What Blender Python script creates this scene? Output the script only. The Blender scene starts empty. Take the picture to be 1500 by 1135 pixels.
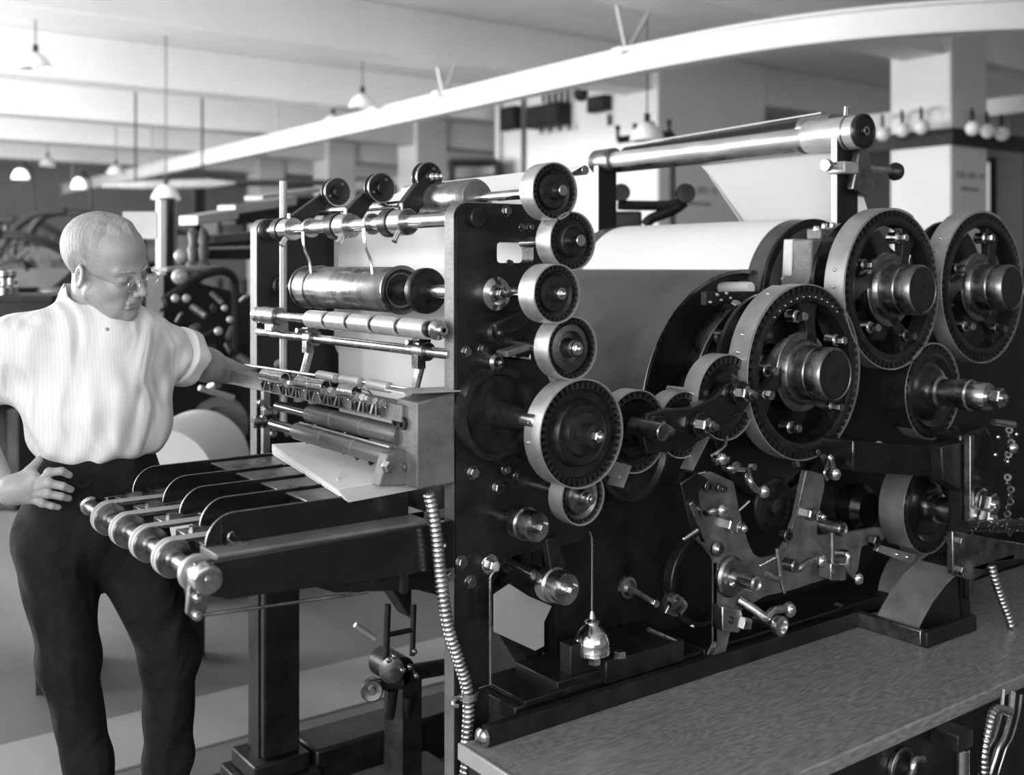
import bpy, bmesh, math, random
import numpy as np
from mathutils import Vector, Matrix
from mathutils.geometry import tessellate_polygon
random.seed(7)
PI = math.pi
sc = bpy.context.scene
col = sc.collection

# ---------------------------------------------------------------- camera, world, light, exposure
F = 1582.0; HZ = 390.0; EYE = 1.55
CS, SN = .8018, .5976                     # X axis runs along the press, Y axis along its shafts
cam_d = bpy.data.cameras.new('camera'); cam = bpy.data.objects.new('camera', cam_d); col.objects.link(cam)
cam_d.sensor_width = 36; cam_d.lens = 36*F/1500; cam_d.shift_y = -(567.5-HZ)/1500
cam.location = (0, 0, EYE); cam.rotation_euler = (PI/2, 0, -math.atan2(SN, CS))
cam_d.clip_start = .05; cam_d.clip_end = 200
cam_d.dof.use_dof = True; cam_d.dof.focus_distance = 2.55; cam_d.dof.aperture_fstop = 2.3
sc.camera = cam
sc.view_settings.view_transform = 'Standard'; sc.view_settings.look = 'None'
sc.view_settings.gamma = 1; sc.view_settings.use_curve_mapping = False
sc.view_settings.exposure = 0.0
w = bpy.data.worlds.new('world'); sc.world = w; w.use_nodes = True
w.node_tree.nodes['Background'].inputs[0].default_value = (1, 1, 1, 1)
w.node_tree.nodes['Background'].inputs[1].default_value = .21
def area(name, loc, target, sx, sy, power):
    l = bpy.data.lights.new(name, 'AREA'); l.shape = 'RECTANGLE'; l.size = sx; l.size_y = sy; l.energy = power
    o = bpy.data.objects.new(name, l); col.objects.link(o); o.location = loc
    o.rotation_euler = (Vector(target)-Vector(loc)).to_track_quat('-Z', 'Y').to_euler(); return o
# left pair: daylight through the tall windows of the left side, out of frame
area('window_light', (-3.2, -1.0, 2.2), (3, 1.6, 1.0), 7.0, 2.2, 400)
area('window_light', (-3.2, 10.5, 2.2), (6, 10.5, 2.5), 9.0, 2.4, 1750)
area('window_light', (1.0, -4.5, 2.7), (2.2, 2.5, 1.0), 4.0, 1.6, 48)  # added fill behind the camera, brightens front faces and bare metal

def wpos(px, py, d):
    t = (px-750)/F
    return Vector((d*(SN+CS*t), d*(CS-SN*t), EYE-(py-HZ)*d/F))
def at(px, py, X=None, Y=None, Z=None, d=None):
    t = (px-750)/F
    if X is not None: d = X/(SN+CS*t)
    elif Y is not None: d = Y/(CS-SN*t)
    elif Z is not None: d = (EYE-Z)*F/(py-HZ)
    return wpos(px, py, d)
def dist(p): return SN*p[0]+CS*p[1]
def scale(p): return dist(p)/F            # metres in one pixel at that point

# ---------------------------------------------------------------- mesh builder
def basis(a):
    a = Vector(a).normalized()
    u = Vector((0, 0, 1)) if abs(a.z) < .9 else Vector((1, 0, 0))
    x = u.cross(a).normalized(); y = a.cross(x)
    return x, y, a
class MB:
    def __init__(s): s.v = []; s.f = []
    def add(s, vs, fs):
        n = len(s.v); s.v += [tuple(p) for p in vs]; s.f += [tuple(i+n for i in f) for f in fs]; return s
    def box(s, c, size, rz=0, ry=0):
        hx, hy, hz = size[0]/2, size[1]/2, size[2]/2
        M = Matrix.Rotation(rz, 3, 'Z') @ Matrix.Rotation(ry, 3, 'Y')
        vs = [Vector(c)+M @ Vector((i*hx, j*hy, k*hz)) for k in (-1, 1) for j in (-1, 1) for i in (-1, 1)]
        return s.add(vs, [(0,2,3,1),(4,5,7,6),(0,1,5,4),(2,6,7,3),(0,4,6,2),(1,3,7,5)])
    def bb(s, x0, x1, y0, y1, z0, z1): return s.box(((x0+x1)/2,(y0+y1)/2,(z0+z1)/2),(abs(x1-x0),abs(y1-y0),abs(z1-z0)))
    def lathe(s, o, axis, prof, seg=28, a0=0, a1=2*PI, xd=None):
        x, y, a = basis(axis); o = Vector(o)
        full = abs(a1-a0-2*PI) < 1e-6; n = seg if full else seg+1
        vs = []
        for r, h in prof:
            for i in range(n):
                t = a0+(a1-a0)*i/seg
                vs.append(o+a*h+(x*math.cos(t)+y*math.sin(t))*max(r, 1e-5))
        fs = []
        for j in range(len(prof)-1):
            for i in range(seg):
                k = (i+1) % n
                fs.append((j*n+i, j*n+k, (j+1)*n+k, (j+1)*n+i))
        if prof[0][0] > 1e-4 and full and prof[0] != prof[-1] and not (prof[1][1] == prof[0][1] and prof[1][0] < prof[0][0]): fs.append(tuple(range(n))[::-1])
        if prof[-1][0] > 1e-4 and full and prof[0] != prof[-1]: fs.append(tuple((len(prof)-1)*n+i for i in range(n)))
        return s.add(vs, fs)
    def cyl(s, p0, p1, r, seg=24, ch=None, r1=None):
        p0, p1 = Vector(p0), Vector(p1); L = (p1-p0).length; r1 = r if r1 is None else r1
        c = min(r, L)*.12 if ch is None else ch
        pr = [(r-c, 0), (r, c), (r1, L-c), (r1-c, L)] if c > 0 else [(r, 0), (r1, L)]
        return s.lathe(p0, p1-p0, pr, seg)
    def ring(s, o, axis, ro, ri, h, seg=40, a0=0, a1=2*PI):
        c = min(ro-ri, h)*.15
        pr = [(ri, 0), (ro-c, 0), (ro, c), (ro, h-c), (ro-c, h), (ri, h), (ri, 0)]
        return s.lathe(o, axis, pr, seg, a0, a1)
    def tube(s, pts, r, seg=10, caps=True):
        pts = [Vector(p) for p in pts]; n = len(pts)
        rs = r if isinstance(r, (list, tuple)) else [r]*n
        T = []
        for i in range(n):
            T.append((pts[min(i+1, n-1)]-pts[max(i-1, 0)]).normalized())
        x, y, _ = basis(T[0]); vs = []
        for i in range(n):
            x = (x-T[i]*x.dot(T[i])).normalized(); y = T[i].cross(x)
            for k in range(seg):
                t = 2*PI*k/seg; vs.append(pts[i]+(x*math.cos(t)+y*math.sin(t))*rs[i])
        fs = [(i*seg+k, i*seg+(k+1) % seg, (i+1)*seg+(k+1) % seg, (i+1)*seg+k) for i in range(n-1) for k in range(seg)]
        if caps: fs += [tuple(range(seg))[::-1], tuple((n-1)*seg+k for k in range(seg))]
        return s.add(vs, fs)
    def sphere(s, c, r, seg=14, sz=1.0):
        pr = [(r*math.sin(PI*i/10), -r*sz*math.cos(PI*i/10)) for i in range(11)]
        return s.lathe(c, (0, 0, 1), pr, seg)
    def prism(s, out, y0, y1, holes=(), axis='Y'):
        """outline in (X,Z) [or (X,Y) for axis Z, (Y,Z) for axis X] drawn out between y0 and y1"""
        polys = [list(out)]+[list(h) for h in holes]
        tris = tessellate_polygon([[Vector((p[0], p[1], 0)) for p in q] for q in polys])
        flat = [p for q in polys for p in q]; n = len(flat)
        def P(p, y): return {'Y': (p[0], y, p[1]), 'Z': (p[0], p[1], y), 'X': (y, p[0], p[1])}[axis]
        vs = [P(p, y0) for p in flat]+[P(p, y1) for p in flat]
        fs = [tuple(t) for t in tris]+[tuple(i+n for i in t)[::-1] for t in tris]
        k = 0
        for q in polys:
            m = len(q)
            for i in range(m): fs.append((k+i, k+(i+1) % m, k+n+(i+1) % m, k+n+i))
            k += m
        return s.add(vs, fs)
    def sheet(s, path, y0, y1, th=.001):
        """thin plate: path in (X,Z), extruded along Y"""
        n = len(path); off = []
        for i in range(n):
            a, b = path[max(i-1, 0)], path[min(i+1, n-1)]
            dx, dz = b[0]-a[0], b[1]-a[1]; L = math.hypot(dx, dz) or 1
            off.append((path[i][0]-dz/L*th, path[i][1]+dx/L*th))
        return s.prism(list(path)+off[::-1], y0, y1)
    def hexnut(s, p, axis, r, h, turn=0):
        x, y, a = basis(axis); p = Vector(p)
        pr = [(r, 0), (r, h*.88), (r*.86, h)]; vs = []
        for rr, hh in pr:
            for i in range(6):
                t = turn+i*PI/3; vs.append(p+a*hh+(x*math.cos(t)+y*math.sin(t))*rr)
        fs = [tuple(range(6))[::-1], tuple(range(12, 18))]
        for j in range(2):
            for i in range(6): fs.append((j*6+i, j*6+(i+1) % 6, (j+1)*6+(i+1) % 6, (j+1)*6+i))
        return s.add(vs, fs)
    def build(s, name, m, parent=None, bev=0, smooth=True, ang=35, org=None):
        v = np.array(s.v)
        lo, hi = v.min(0), v.max(0)
        o = Vector(org) if org is not None else Vector(((lo[0]+hi[0])/2, (lo[1]+hi[1])/2, lo[2]))
        me = bpy.data.meshes.new(name)
        me.from_pydata([tuple(p) for p in (v-np.array(o))], [], s.f); me.update()
        bm = bmesh.new(); bm.from_mesh(me); bmesh.ops.recalc_face_normals(bm, faces=bm.faces); bm.to_mesh(me); bm.free()
        if smooth:
            me.polygons.foreach_set('use_smooth', [True]*len(me.polygons)); me.set_sharp_from_angle(angle=math.radians(ang))
        me.materials.append(m)
        ob = bpy.data.objects.new(name, me); col.objects.link(ob)
        WL[ob.name] = o
        if parent is not None: ob.parent = parent; ob.location = o-WL[parent.name]
        else: ob.location = o
        if bev:
            b = ob.modifiers.new('bevel', 'BEVEL'); b.width = bev; b.segments = 2; b.limit_method = 'ANGLE'; b.angle_limit = math.radians(40)
        return ob
WL = {}
def tag(o, label=None, cat=None, group=None, kind=None):
    if label: o['label'] = label
    if cat: o['category'] = cat
    if group: o['group'] = group
    if kind: o['kind'] = kind
    return o
def empty(name, loc, label=None, cat=None, group=None):
    o = bpy.data.objects.new(name, None); col.objects.link(o); o.location = loc; o.empty_display_size = .1
    WL[o.name] = Vector(loc); return tag(o, label, cat, group)
def kids(o): return [c for c in bpy.data.objects if c.parent == o]
def copy_tree(o, parent=None):
    c = o.copy(); col.objects.link(c); c.parent = parent; WL[c.name] = WL[o.name].copy()
    for ch in kids(o): copy_tree(ch, c)
    return c
def place(o, loc): o.location = loc; WL[o.name] = Vector(loc)
def bez(pts, n=8):
    """smooth curve through points (Catmull-Rom)"""
    P = [Vector(p) for p in pts]; P = [2*P[0]-P[1]]+P+[2*P[-1]-P[-2]]; out = []
    for i in range(1, len(P)-2):
        for k in range(n):
            t = k/n; a, b, c, d = P[i-1], P[i], P[i+1], P[i+2]
            out.append(.5*((2*b)+(c-a)*t+(2*a-5*b+4*c-d)*t*t+(3*b-a-3*c+d)*t**3))
    out.append(P[-2]); return out
def arc2(cx, cz, r, a0, a1, n=8): return [(cx+r*math.cos(a0+(a1-a0)*i/n), cz+r*math.sin(a0+(a1-a0)*i/n)) for i in range(n+1)]
def rounded(pts, r, n=4):
    """round the corners of an outline"""
    out = []; m = len(pts)
    for i in range(m):
        p, a, b = Vector(pts[i]), Vector(pts[i-1]), Vector(pts[(i+1) % m])
        u, v = (a-p), (b-p); k = min(r, u.length*.45, v.length*.45)
        p0, p1 = p+u.normalized()*k, p+v.normalized()*k
        for j in range(n+1):
            t = j/n; out.append(tuple((1-t)**2*p0+2*t*(1-t)*p+t*t*p1))
    return out

# ---------------------------------------------------------------- materials (all greys: a black-and-white picture)
def mat(name, base, metal=0, rough=.5, var=0, vscale=8, bump=0, bscale=60, coat=0, stretch=(1, 1, 1), spec=.5, rvar=0, emit=0):
    m = bpy.data.materials.new(name); m.use_nodes = True; nt = m.node_tree; n = nt.nodes; L = nt.links
    b = n['Principled BSDF']
    b.inputs['Base Color'].default_value = (base, base, base, 1); b.inputs['Metallic'].default_value = metal
    b.inputs['Roughness'].default_value = rough; b.inputs['Coat Weight'].default_value = coat; b.inputs['Coat Roughness'].default_value = .15
    b.inputs['Specular IOR Level'].default_value = spec
    if emit: b.inputs['Emission Color'].default_value = (1, 1, 1, 1); b.inputs['Emission Strength'].default_value = emit
    if var or bump or rvar:
        tc = n.new('ShaderNodeTexCoord'); mp = n.new('ShaderNodeMapping'); mp.inputs['Scale'].default_value = stretch
        L.new(tc.outputs['Object'], mp.inputs[0])
    if var or rvar:
        nz = n.new('ShaderNodeTexNoise'); nz.inputs['Scale'].default_value = vscale; nz.inputs['Detail'].default_value = 6; nz.inputs['Roughness'].default_value = .65
        L.new(mp.outputs[0], nz.inputs['Vector'])
    if var:
        r = n.new('ShaderNodeMapRange'); r.inputs[1].default_value = .3; r.inputs[2].default_value = .7
        r.inputs[3].default_value = max(0, base*(1-var)); r.inputs[4].default_value = min(1, base*(1+var))
        L.new(nz.outputs[0], r.inputs[0]); L.new(r.outputs[0], b.inputs['Base Color'])
    if rvar:
        r = n.new('ShaderNodeMapRange'); r.inputs[1].default_value = .3; r.inputs[2].default_value = .7
        r.inputs[3].default_value = max(.05, rough-rvar); r.inputs[4].default_value = min(1, rough+rvar)
        L.new(nz.outputs[0], r.inputs[0]); L.new(r.outputs[0], b.inputs['Roughness'])
    if bump:
        nb = n.new('ShaderNodeTexNoise'); nb.inputs['Scale'].default_value = bscale; nb.inputs['Detail'].default_value = 4
        L.new(mp.outputs[0], nb.inputs['Vector'])
        bp = n.new('ShaderNodeBump'); bp.inputs['Strength'].default_value = bump; bp.inputs['Distance'].default_value = .004
        L.new(nb.outputs[0], bp.inputs['Height']); L.new(bp.outputs[0], b.inputs['Normal'])
    return m
M = dict(
 iron=mat('black_painted_iron', .010, 0, .40, .5, 12, .25, 90, rvar=.12, spec=.4),
 oily=mat('oily_machined_plate', .22, .7, .42, .4, 16, .25, 90, rvar=.12),
 pane=mat('daylit_pane', .8, 0, .3, emit=.42),
 gloss=mat('black_enamel', .007, 0, .22, .4, 10, .12, 60, coat=.3, rvar=.08),
 steel=mat('polished_steel', .50, 1, .24, .25, 20, .08, 140, rvar=.08),
 dsteel=mat('dark_steel', .26, 1, .32, .4, 20, .15, 90, rvar=.12),
 bright=mat('bright_steel', .72, 1, .16, .12, 20),
 band=mat('satin_guard_metal', .46, .75, .42, .25, 9, .1, 120, rvar=.1),
 cast=mat('grey_casting', .15, .35, .5, .3, 14, .3, 110),
 gearm=mat('oiled_gear_iron', .026, .5, .36, .5, 26, .2, 120, rvar=.12),
 satin=mat('satin_roller_metal', .50, .55, .38, .35, 14, .1, 60, stretch=(1, .3, 1), rvar=.1),
 copper=mat('brown_roller', .085, .2, .38, .35, 10, .1, 60, stretch=(1, .2, 1)),
 brass=mat('worn_drum_metal', .26, .85, .30, .4, 6, .05, 60, stretch=(1, 3, 1), rvar=.1),
 paper=mat('white_paper', .68, 0, .75, .03, 3),
 fabric=mat('grey_blanket', .105, 0, .42, .28, 5, .25, 120, stretch=(1, 1, 1), rvar=.1),
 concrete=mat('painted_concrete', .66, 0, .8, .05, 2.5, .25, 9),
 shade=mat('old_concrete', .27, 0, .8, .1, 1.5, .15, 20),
 ceil=mat('whitewashed_ceiling', .76, 0, .85, .06, 1.2, .1, 20),
 white=mat('white_wall_paint', .66, 0, .7, .05, 1.4, .1, 12),
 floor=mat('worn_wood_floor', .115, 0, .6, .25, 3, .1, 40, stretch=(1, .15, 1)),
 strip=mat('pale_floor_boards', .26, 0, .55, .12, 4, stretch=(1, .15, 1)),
 milk=mat('milk_glass', .72, 0, .25, .05, 5),
 lamp=mat('lit_globe', .9, 0, .3, emit=1.6),
 dark=mat('dark_background_metal', .02, 0, .55, .6, 6, spec=.2),
 mid=mat('grey_background_metal', .07, .1, .5, .5, 6),
 light=mat('pale_metal_tray', .36, .3, .4, .2, 3),
 skin=mat('skin', .29, 0, .48, .14, 22, .18, 130),
 hair=mat('grey_hair', .30, 0, .6, .35, 26, .9, 240, stretch=(1, 1, .22)),
 trouser=mat('dark_wool', .010, 0, .9, .35, 30, .3, 300, spec=.2),
 belt=mat('canvas_tape', .30, 0, .6, .15, 10),
 shoe=mat('shoe_leather', .03, 0, .35),
 glassrim=mat('spectacle_wire', .6, 1, .25),
 ink=mat('stencil_ink', .09, 0, .8),
 tyre=mat('rubber', .02, 0, .6),
 cord=mat('lamp_cord', .08, 0, .7),
)
# wood with grain for the footboard / bench
def wood():
    m = mat('oiled_bench_wood', .12, 0, .36, 0); nt = m.node_tree; n = nt.nodes; L = nt.links; b = n['Principled BSDF']
    tc = n.new('ShaderNodeTexCoord'); mp = n.new('ShaderNodeMapping'); mp.inputs['Scale'].default_value = (1.0, 5, 6)
    L.new(tc.outputs['Object'], mp.inputs[0])
    nz = n.new('ShaderNodeTexNoise'); nz.inputs['Scale'].default_value = 1.5; nz.inputs['Detail'].default_value = 2.5; L.new(mp.outputs[0], nz.inputs['Vector'])
    k = n.new('ShaderNodeMath'); k.operation = 'MULTIPLY'; k.inputs[1].default_value = 210; L.new(nz.outputs[0], k.inputs[0])
    sn = n.new('ShaderNodeMath'); sn.operation = 'SINE'; L.new(k.outputs[0], sn.inputs[0])
    fine = n.new('ShaderNodeTexNoise'); fine.inputs['Scale'].default_value = 30; fine.inputs['Detail'].default_value = 5; L.new(mp.outputs[0], fine.inputs['Vector'])
    r = n.new('ShaderNodeMapRange'); r.inputs[1].default_value = -1; r.inputs[2].default_value = 1; r.inputs[3].default_value = .17; r.inputs[4].default_value = .215; L.new(sn.outputs[0], r.inputs[0])
    r3 = n.new('ShaderNodeMapRange'); r3.inputs[1].default_value = .3; r3.inputs[2].default_value = .7; r3.inputs[3].default_value = .75; r3.inputs[4].default_value = 1.25; L.new(fine.outputs[0], r3.inputs[0])
    mu = n.new('ShaderNodeMath'); mu.operation = 'MULTIPLY'; L.new(r.outputs[0], mu.inputs[0]); L.new(r3.outputs[0], mu.inputs[1]); L.new(mu.outputs[0], b.inputs['Base Color'])
    big = n.new('ShaderNodeTexNoise'); big.inputs['Scale'].default_value = 1.1; L.new(tc.outputs['Object'], big.inputs['Vector'])
    r2 = n.new('ShaderNodeMapRange'); r2.inputs[1].default_value = .35; r2.inputs[2].default_value = .65; r2.inputs[3].default_value = .22; r2.inputs[4].default_value = .45; L.new(big.outputs[0], r2.inputs[0]); L.new(r2.outputs[0], b.inputs['Roughness'])
    bp = n.new('ShaderNodeBump'); bp.inputs['Strength'].default_value = .2; bp.inputs['Distance'].default_value = .001
    L.new(fine.outputs[0], bp.inputs['Height']); L.new(bp.outputs[0], b.inputs['Normal']); return m
M['wood'] = wood()
def striped(name, base, amt, sc_, axis, rough=.8, dist_=.4):
    m = mat(name, base, 0, rough, 0); nt = m.node_tree; n = nt.nodes; L = nt.links; b = n['Principled BSDF']
    tc = n.new('ShaderNodeTexCoord'); wv = n.new('ShaderNodeTexWave'); wv.bands_direction = axis; wv.inputs['Scale'].default_value = sc_; wv.inputs['Distortion'].default_value = dist_
    wv.inputs['Detail'].default_value = 3; L.new(tc.outputs['Object'], wv.inputs['Vector'])
    r = n.new('ShaderNodeMapRange'); r.inputs[1].default_value = .0; r.inputs[2].default_value = .25; r.inputs[3].default_value = base*(1-amt); r.inputs[4].default_value = base
    L.new(wv.outputs[1], r.inputs[0]); L.new(r.outputs[0], b.inputs['Base Color']); return m
M['ruled'] = striped('ruled_paper', .50, .16, 42, 'Z', .8, 1.5)
M['shirt'] = striped('striped_shirt_cotton', .66, .08, 38, 'X', .9, 1.2)
def cloth_folds(m, sc_, dist_, stretch):
    nt = m.node_tree; n = nt.nodes; L = nt.links; b = n['Principled BSDF']
    tc = n.new('ShaderNodeTexCoord'); mp = n.new('ShaderNodeMapping'); mp.inputs['Scale'].default_value = stretch; L.new(tc.outputs['Object'], mp.inputs[0])
    a = n.new('ShaderNodeTexNoise'); a.inputs['Scale'].default_value = sc_; a.inputs['Detail'].default_value = 1.5; a.inputs['Distortion'].default_value = 1.6; L.new(mp.outputs[0], a.inputs['Vector'])
    r = n.new('ShaderNodeMath'); r.operation = 'POWER'; r.inputs[1].default_value = 1.5; L.new(a.outputs[0], r.inputs[0])
    bp = n.new('ShaderNodeBump'); bp.inputs['Strength'].default_value = .75; bp.inputs['Distance'].default_value = dist_
    L.new(r.outputs[0], bp.inputs['Height']); L.new(bp.outputs[0], b.inputs['Normal'])
cloth_folds(M['shirt'], 3.2, .06, (1.7, 1.7, .6)); cloth_folds(M['trouser'], 4, .05, (1.3, 1.3, .7))
# ================================================================ the room
def struct(o, label=None): return tag(o, label, kind='structure')
YB = [5.17+2.87*k for k in range(-2, 6)]
SOF, SLAB = 3.36, 3.80
struct(MB().bb(-3.5, 15, -6, 26, -.1, 0).build('floor', M['floor']))
struct(MB().bb(-3.5, 15, -6, 26, SLAB, SLAB+.2).build('ceiling', M['ceil']))
for k, y in enumerate(YB):
    struct(MB().bb(-3.5, 15, y, y+.42, SOF, SLAB).build('ceiling_beam', M['ceil'], bev=.015))
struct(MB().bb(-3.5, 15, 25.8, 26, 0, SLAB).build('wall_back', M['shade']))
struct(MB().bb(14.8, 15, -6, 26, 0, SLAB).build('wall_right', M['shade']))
# pale strip of boards along the machine on the floor
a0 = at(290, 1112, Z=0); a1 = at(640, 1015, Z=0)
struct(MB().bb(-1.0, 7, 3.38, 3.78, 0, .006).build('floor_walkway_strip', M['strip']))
# windows of the far right wall
for k in range(9):
    y0 = .6+k*2.55
    fr = struct(MB().prism([(y0, 1.2), (y0+2.1, 1.2), (y0+2.1, 3.1), (y0, 3.1)], 14.72, 14.8,
        holes=[[(y0+.06+i*.68, 1.26+j*.92), (y0+.06+i*.68, 2.12+j*.92), (y0+.68+i*.68, 2.12+j*.92), (y0+.68+i*.68, 1.26+j*.92)] for i in range(3) for j in range(2)], axis='X').build('window_%d' % (k+1), M['dark']))
    for i in range(3):
        for j in range(2):
            MB().bb(14.765, 14.775, y0+.06+i*.68, y0+.68+i*.68, 1.26+j*.92, 2.12+j*.92).build('pane', M['pane'], fr)
# columns
def column(x, y, sx, sy, text=False):
    c = struct(MB().bb(x, x+sx, y-.05, y+sy, 0, SLAB).build('column', M['concrete'], bev=.02))
    return c
column(8.46, YB[2], .58, .54); column(8.46, YB[5], .55, .5); column(8.46, YB[6], .55, .5); column(8.46, YB[7], .55, .5)
column(13.2, YB[2], .5, .5)
blk = struct(MB().bb(7.78, 9.45, 7.95, 10.8, 0, SLAB).build('wall_service_core', M['white'], bev=.02))
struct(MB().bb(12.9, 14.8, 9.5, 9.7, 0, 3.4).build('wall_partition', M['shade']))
# stencilled column numbers
def stencil(txt, p, size, parent):
    cu = bpy.data.curves.new('stencil_lettering', 'FONT'); cu.body = txt; cu.size = size; cu.align_x = 'CENTER'; cu.extrude = .001
    t = bpy.data.objects.new('stencil_lettering', cu); col.objects.link(t); dg = bpy.context.evaluated_depsgraph_get()
    me = bpy.data.meshes.new_from_object(t.evaluated_get(dg)); bpy.data.objects.remove(t)
    me.materials.clear(); me.materials.append(M['ink'])
    o = bpy.data.objects.new('stencil_lettering', me); col.objects.link(o); o.rotation_euler = (PI/2, 0, 0)
    o.parent = parent; o.location = Vector(p)-WL[parent.name]; return o
cols = [o for o in bpy.data.objects if o.name.startswith('column')]
stencil('COL. NO. 14', (8.75, YB[2]-.054, 2.31), .078, cols[0]); stencil('MAIN FLOOR', (8.75, YB[2]-.054, 2.20), .046, cols[0])
stencil('COL. NO. 15', (8.38, 7.945, 2.32), .10, blk); stencil('MAIN FLOOR', (8.38, 7.945, 2.19), .06, blk)

# curved overhead carrier rail
pts = [Vector((5.55, 22, 3.03)), Vector((5.5, 15, 3.03)), Vector((5.42, 10, 3.03)), Vector((5.36, 6.6, 3.03)), Vector((5.38, 5.3, 3.03)), Vector((5.55, 4.35, 3.03)), Vector((5.95, 3.6, 3.03)), Vector((6.6, 3.0, 3.03)), Vector((7.6, 2.5, 3.03)), Vector((9, 2.2, 3.03))]
P = bez(pts, 8)
def ribbon(P, wd, h):
    mb = MB(); vs = []
    for i, p in enumerate(P):
        t = (P[min(i+1, len(P)-1)]-P[max(i-1, 0)]).normalized(); nrm = Vector((t.y, -t.x, 0))
        vs += [p-nrm*wd/2-Vector((0, 0, h/2)), p+nrm*wd/2-Vector((0, 0, h/2)), p+nrm*wd/2+Vector((0, 0, h/2)), p-nrm*wd/2+Vector((0, 0, h/2))]
    fs = [(i*4+k, i*4+(k+1) % 4, i*4+4+(k+1) % 4, i*4+4+k) for i in range(len(P)-1) for k in range(4)]+[(0, 1, 2, 3), tuple(len(vs)-4+k for k in range(4))]
    return mb.add(vs, fs)
rail = empty('carrier_rail', (5.4, 8, 2.9), 'white overhead carrier rail curving away above the presses', 'rail')
ribbon(P, .05, .15).build('rail_web', M['white'], rail)
ribbon([p-Vector((0, 0, .085)) for p in P], .14, .02).build('flange', M['concrete'], rail)
ribbon([p+Vector((0, 0, .085)) for p in P], .14, .02).build('flange', M['concrete'], rail)
for (px, py, tl, tr) in ((650, 135, (637, 108), (672, 110)), (918, 68, (906, 24), (950, 42))):
    p = at(px, py, X=5.38); p.z = 3.11
    for q in (tl, tr):
        e = p+Vector(((q[0]-px)*.012*CS, -(q[0]-px)*.012*SN, SLAB-3.11))
        MB().tube([p, e], .016, 8).build('hanger', M['light'], rail)
    MB().box((p.x, p.y, p.z), (.2, .1, .05)).build('clamp', M['concrete'], rail)
for k, y in enumerate((12, 16.5, 21)):
    MB().tube([(5.45, y, 3.1), (5.45, y, SLAB)], .012, 8).build('hanger', M['light'], rail)
r2 = MB().bb(9.9, 10.0, -3, 20, 3.0, 3.16).build('carrier_rail', M['white']); tag(r2, 'straight white rail passing behind the columns under the ceiling', 'rail')
for y in (4, 9, 14): MB().bb(9.94, 9.96, y, y+.03, 3.16, SLAB).build('hanger', M['light'], r2)

# ---------------------------------------------------------------- pendant lamps
def pendant():
    r = empty('pendant_lamp', (0, 0, 0), 'x', 'lamp')
    sh = MB().lathe((0, 0, 0), (0, 0, 1), [(.135, 0), (.13, .03), (.10, .085), (.06, .125), (.03, .14), (.028, .136), (.057, .12), (.095, .08), (.125, .028), (.131, 0), (.135, 0)], 24).build('glass_shade', M['milk'], r)
    MB().cyl((0, 0, .13), (0, 0, .21), .024, 14).build('socket', M['dark'], r)
    MB().sphere((0, 0, .045), .038, 12, 1.2).build('bulb', M['milk'], r)
    return r
def cord_to(o, z, top, lean=0):
    MB().cyl((o.location.x, o.location.y, z+.2), (o.location.x, o.location.y, top), .006, 8, 0).build('cord', M['cord'], o)
    MB().cyl((o.location.x, o.location.y, top-.03), (o.location.x, o.location.y, top), .05, 14).build('ceiling_rose', M['light'], o)
lampL = [(52, 100, 9.6, 'milk glass pendant lamp nearest the window, highest in the upper corner', SLAB),
 (531, 158, 10.6, 'milk glass pendant lamp on a long cord above the gear arms', SLAB),
 (488, 186, 12.4, 'short pendant lamp hung just beside the longer-corded one', SLAB),
 (243, 292, 10.4, 'domed pendant lamp hanging low on a long cord above the dark pipe', SLAB),
 (170, 256, 15.5, 'small distant pendant lamp above the pale overhead tray', SLAB),
 (70, 243, 17.5, 'smallest distant pendant lamp over the line of typesetting machines', SLAB),
 (948, 206, 8.3, 'pendant lamp with conical shade in front of the service core corner', SLAB)]
proto = pendant()
for i, (px, py, d, lab, top) in enumerate(lampL):
    o = proto if i == 0 else copy_tree(proto_clean)
    if i == 0: proto_clean = copy_tree(proto)
    p = wpos(px, py, d); place(o, p); tag(o, lab, 'lamp', 'pendant lamps of the press room'); 
    MB().cyl((p.x, p.y, p.z+.2), (p.x, p.y, top), .007, 8, 0).build('cord', M['cord'], o)
    MB().cyl((p.x, p.y, top-.03), (p.x, p.y, top), .06, 14).build('ceiling_rose', M['light'], o)
for c in kids(proto_clean): bpy.data.objects.remove(c)
bpy.data.objects.remove(proto_clean)
for (px, py, d, lab) in ((30, 262, 12, 'lit dome lamp glowing over the typesetting machines'), (115, 276, 11, 'small lit lamp on a bracket above a typesetting machine')):
    p = wpos(px, py, d); s_ = 1 if px == 30 else .75
    o = empty('dome_lamp', p, lab, 'lamp', 'lit lamps over the typesetting machines')
    MB().lathe(p, (0, 0, 1), [(.09*s_, 0), (.088*s_, .03), (.065*s_, .085), (.03*s_, .11), (.001, .115)], 20).build('lit_shade', M['lamp'], o)
    MB().tube([(p.x, p.y, p.z+.11), (p.x+.02, p.y, p.z+.2), (p.x+.2, p.y+.3, p.z+.1), (p.x+.3, p.y+.5, 1.0), (p.x+.3, p.y+.5, 0)], .012, 8).build('bracket_arm', M['dark'], o)

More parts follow.
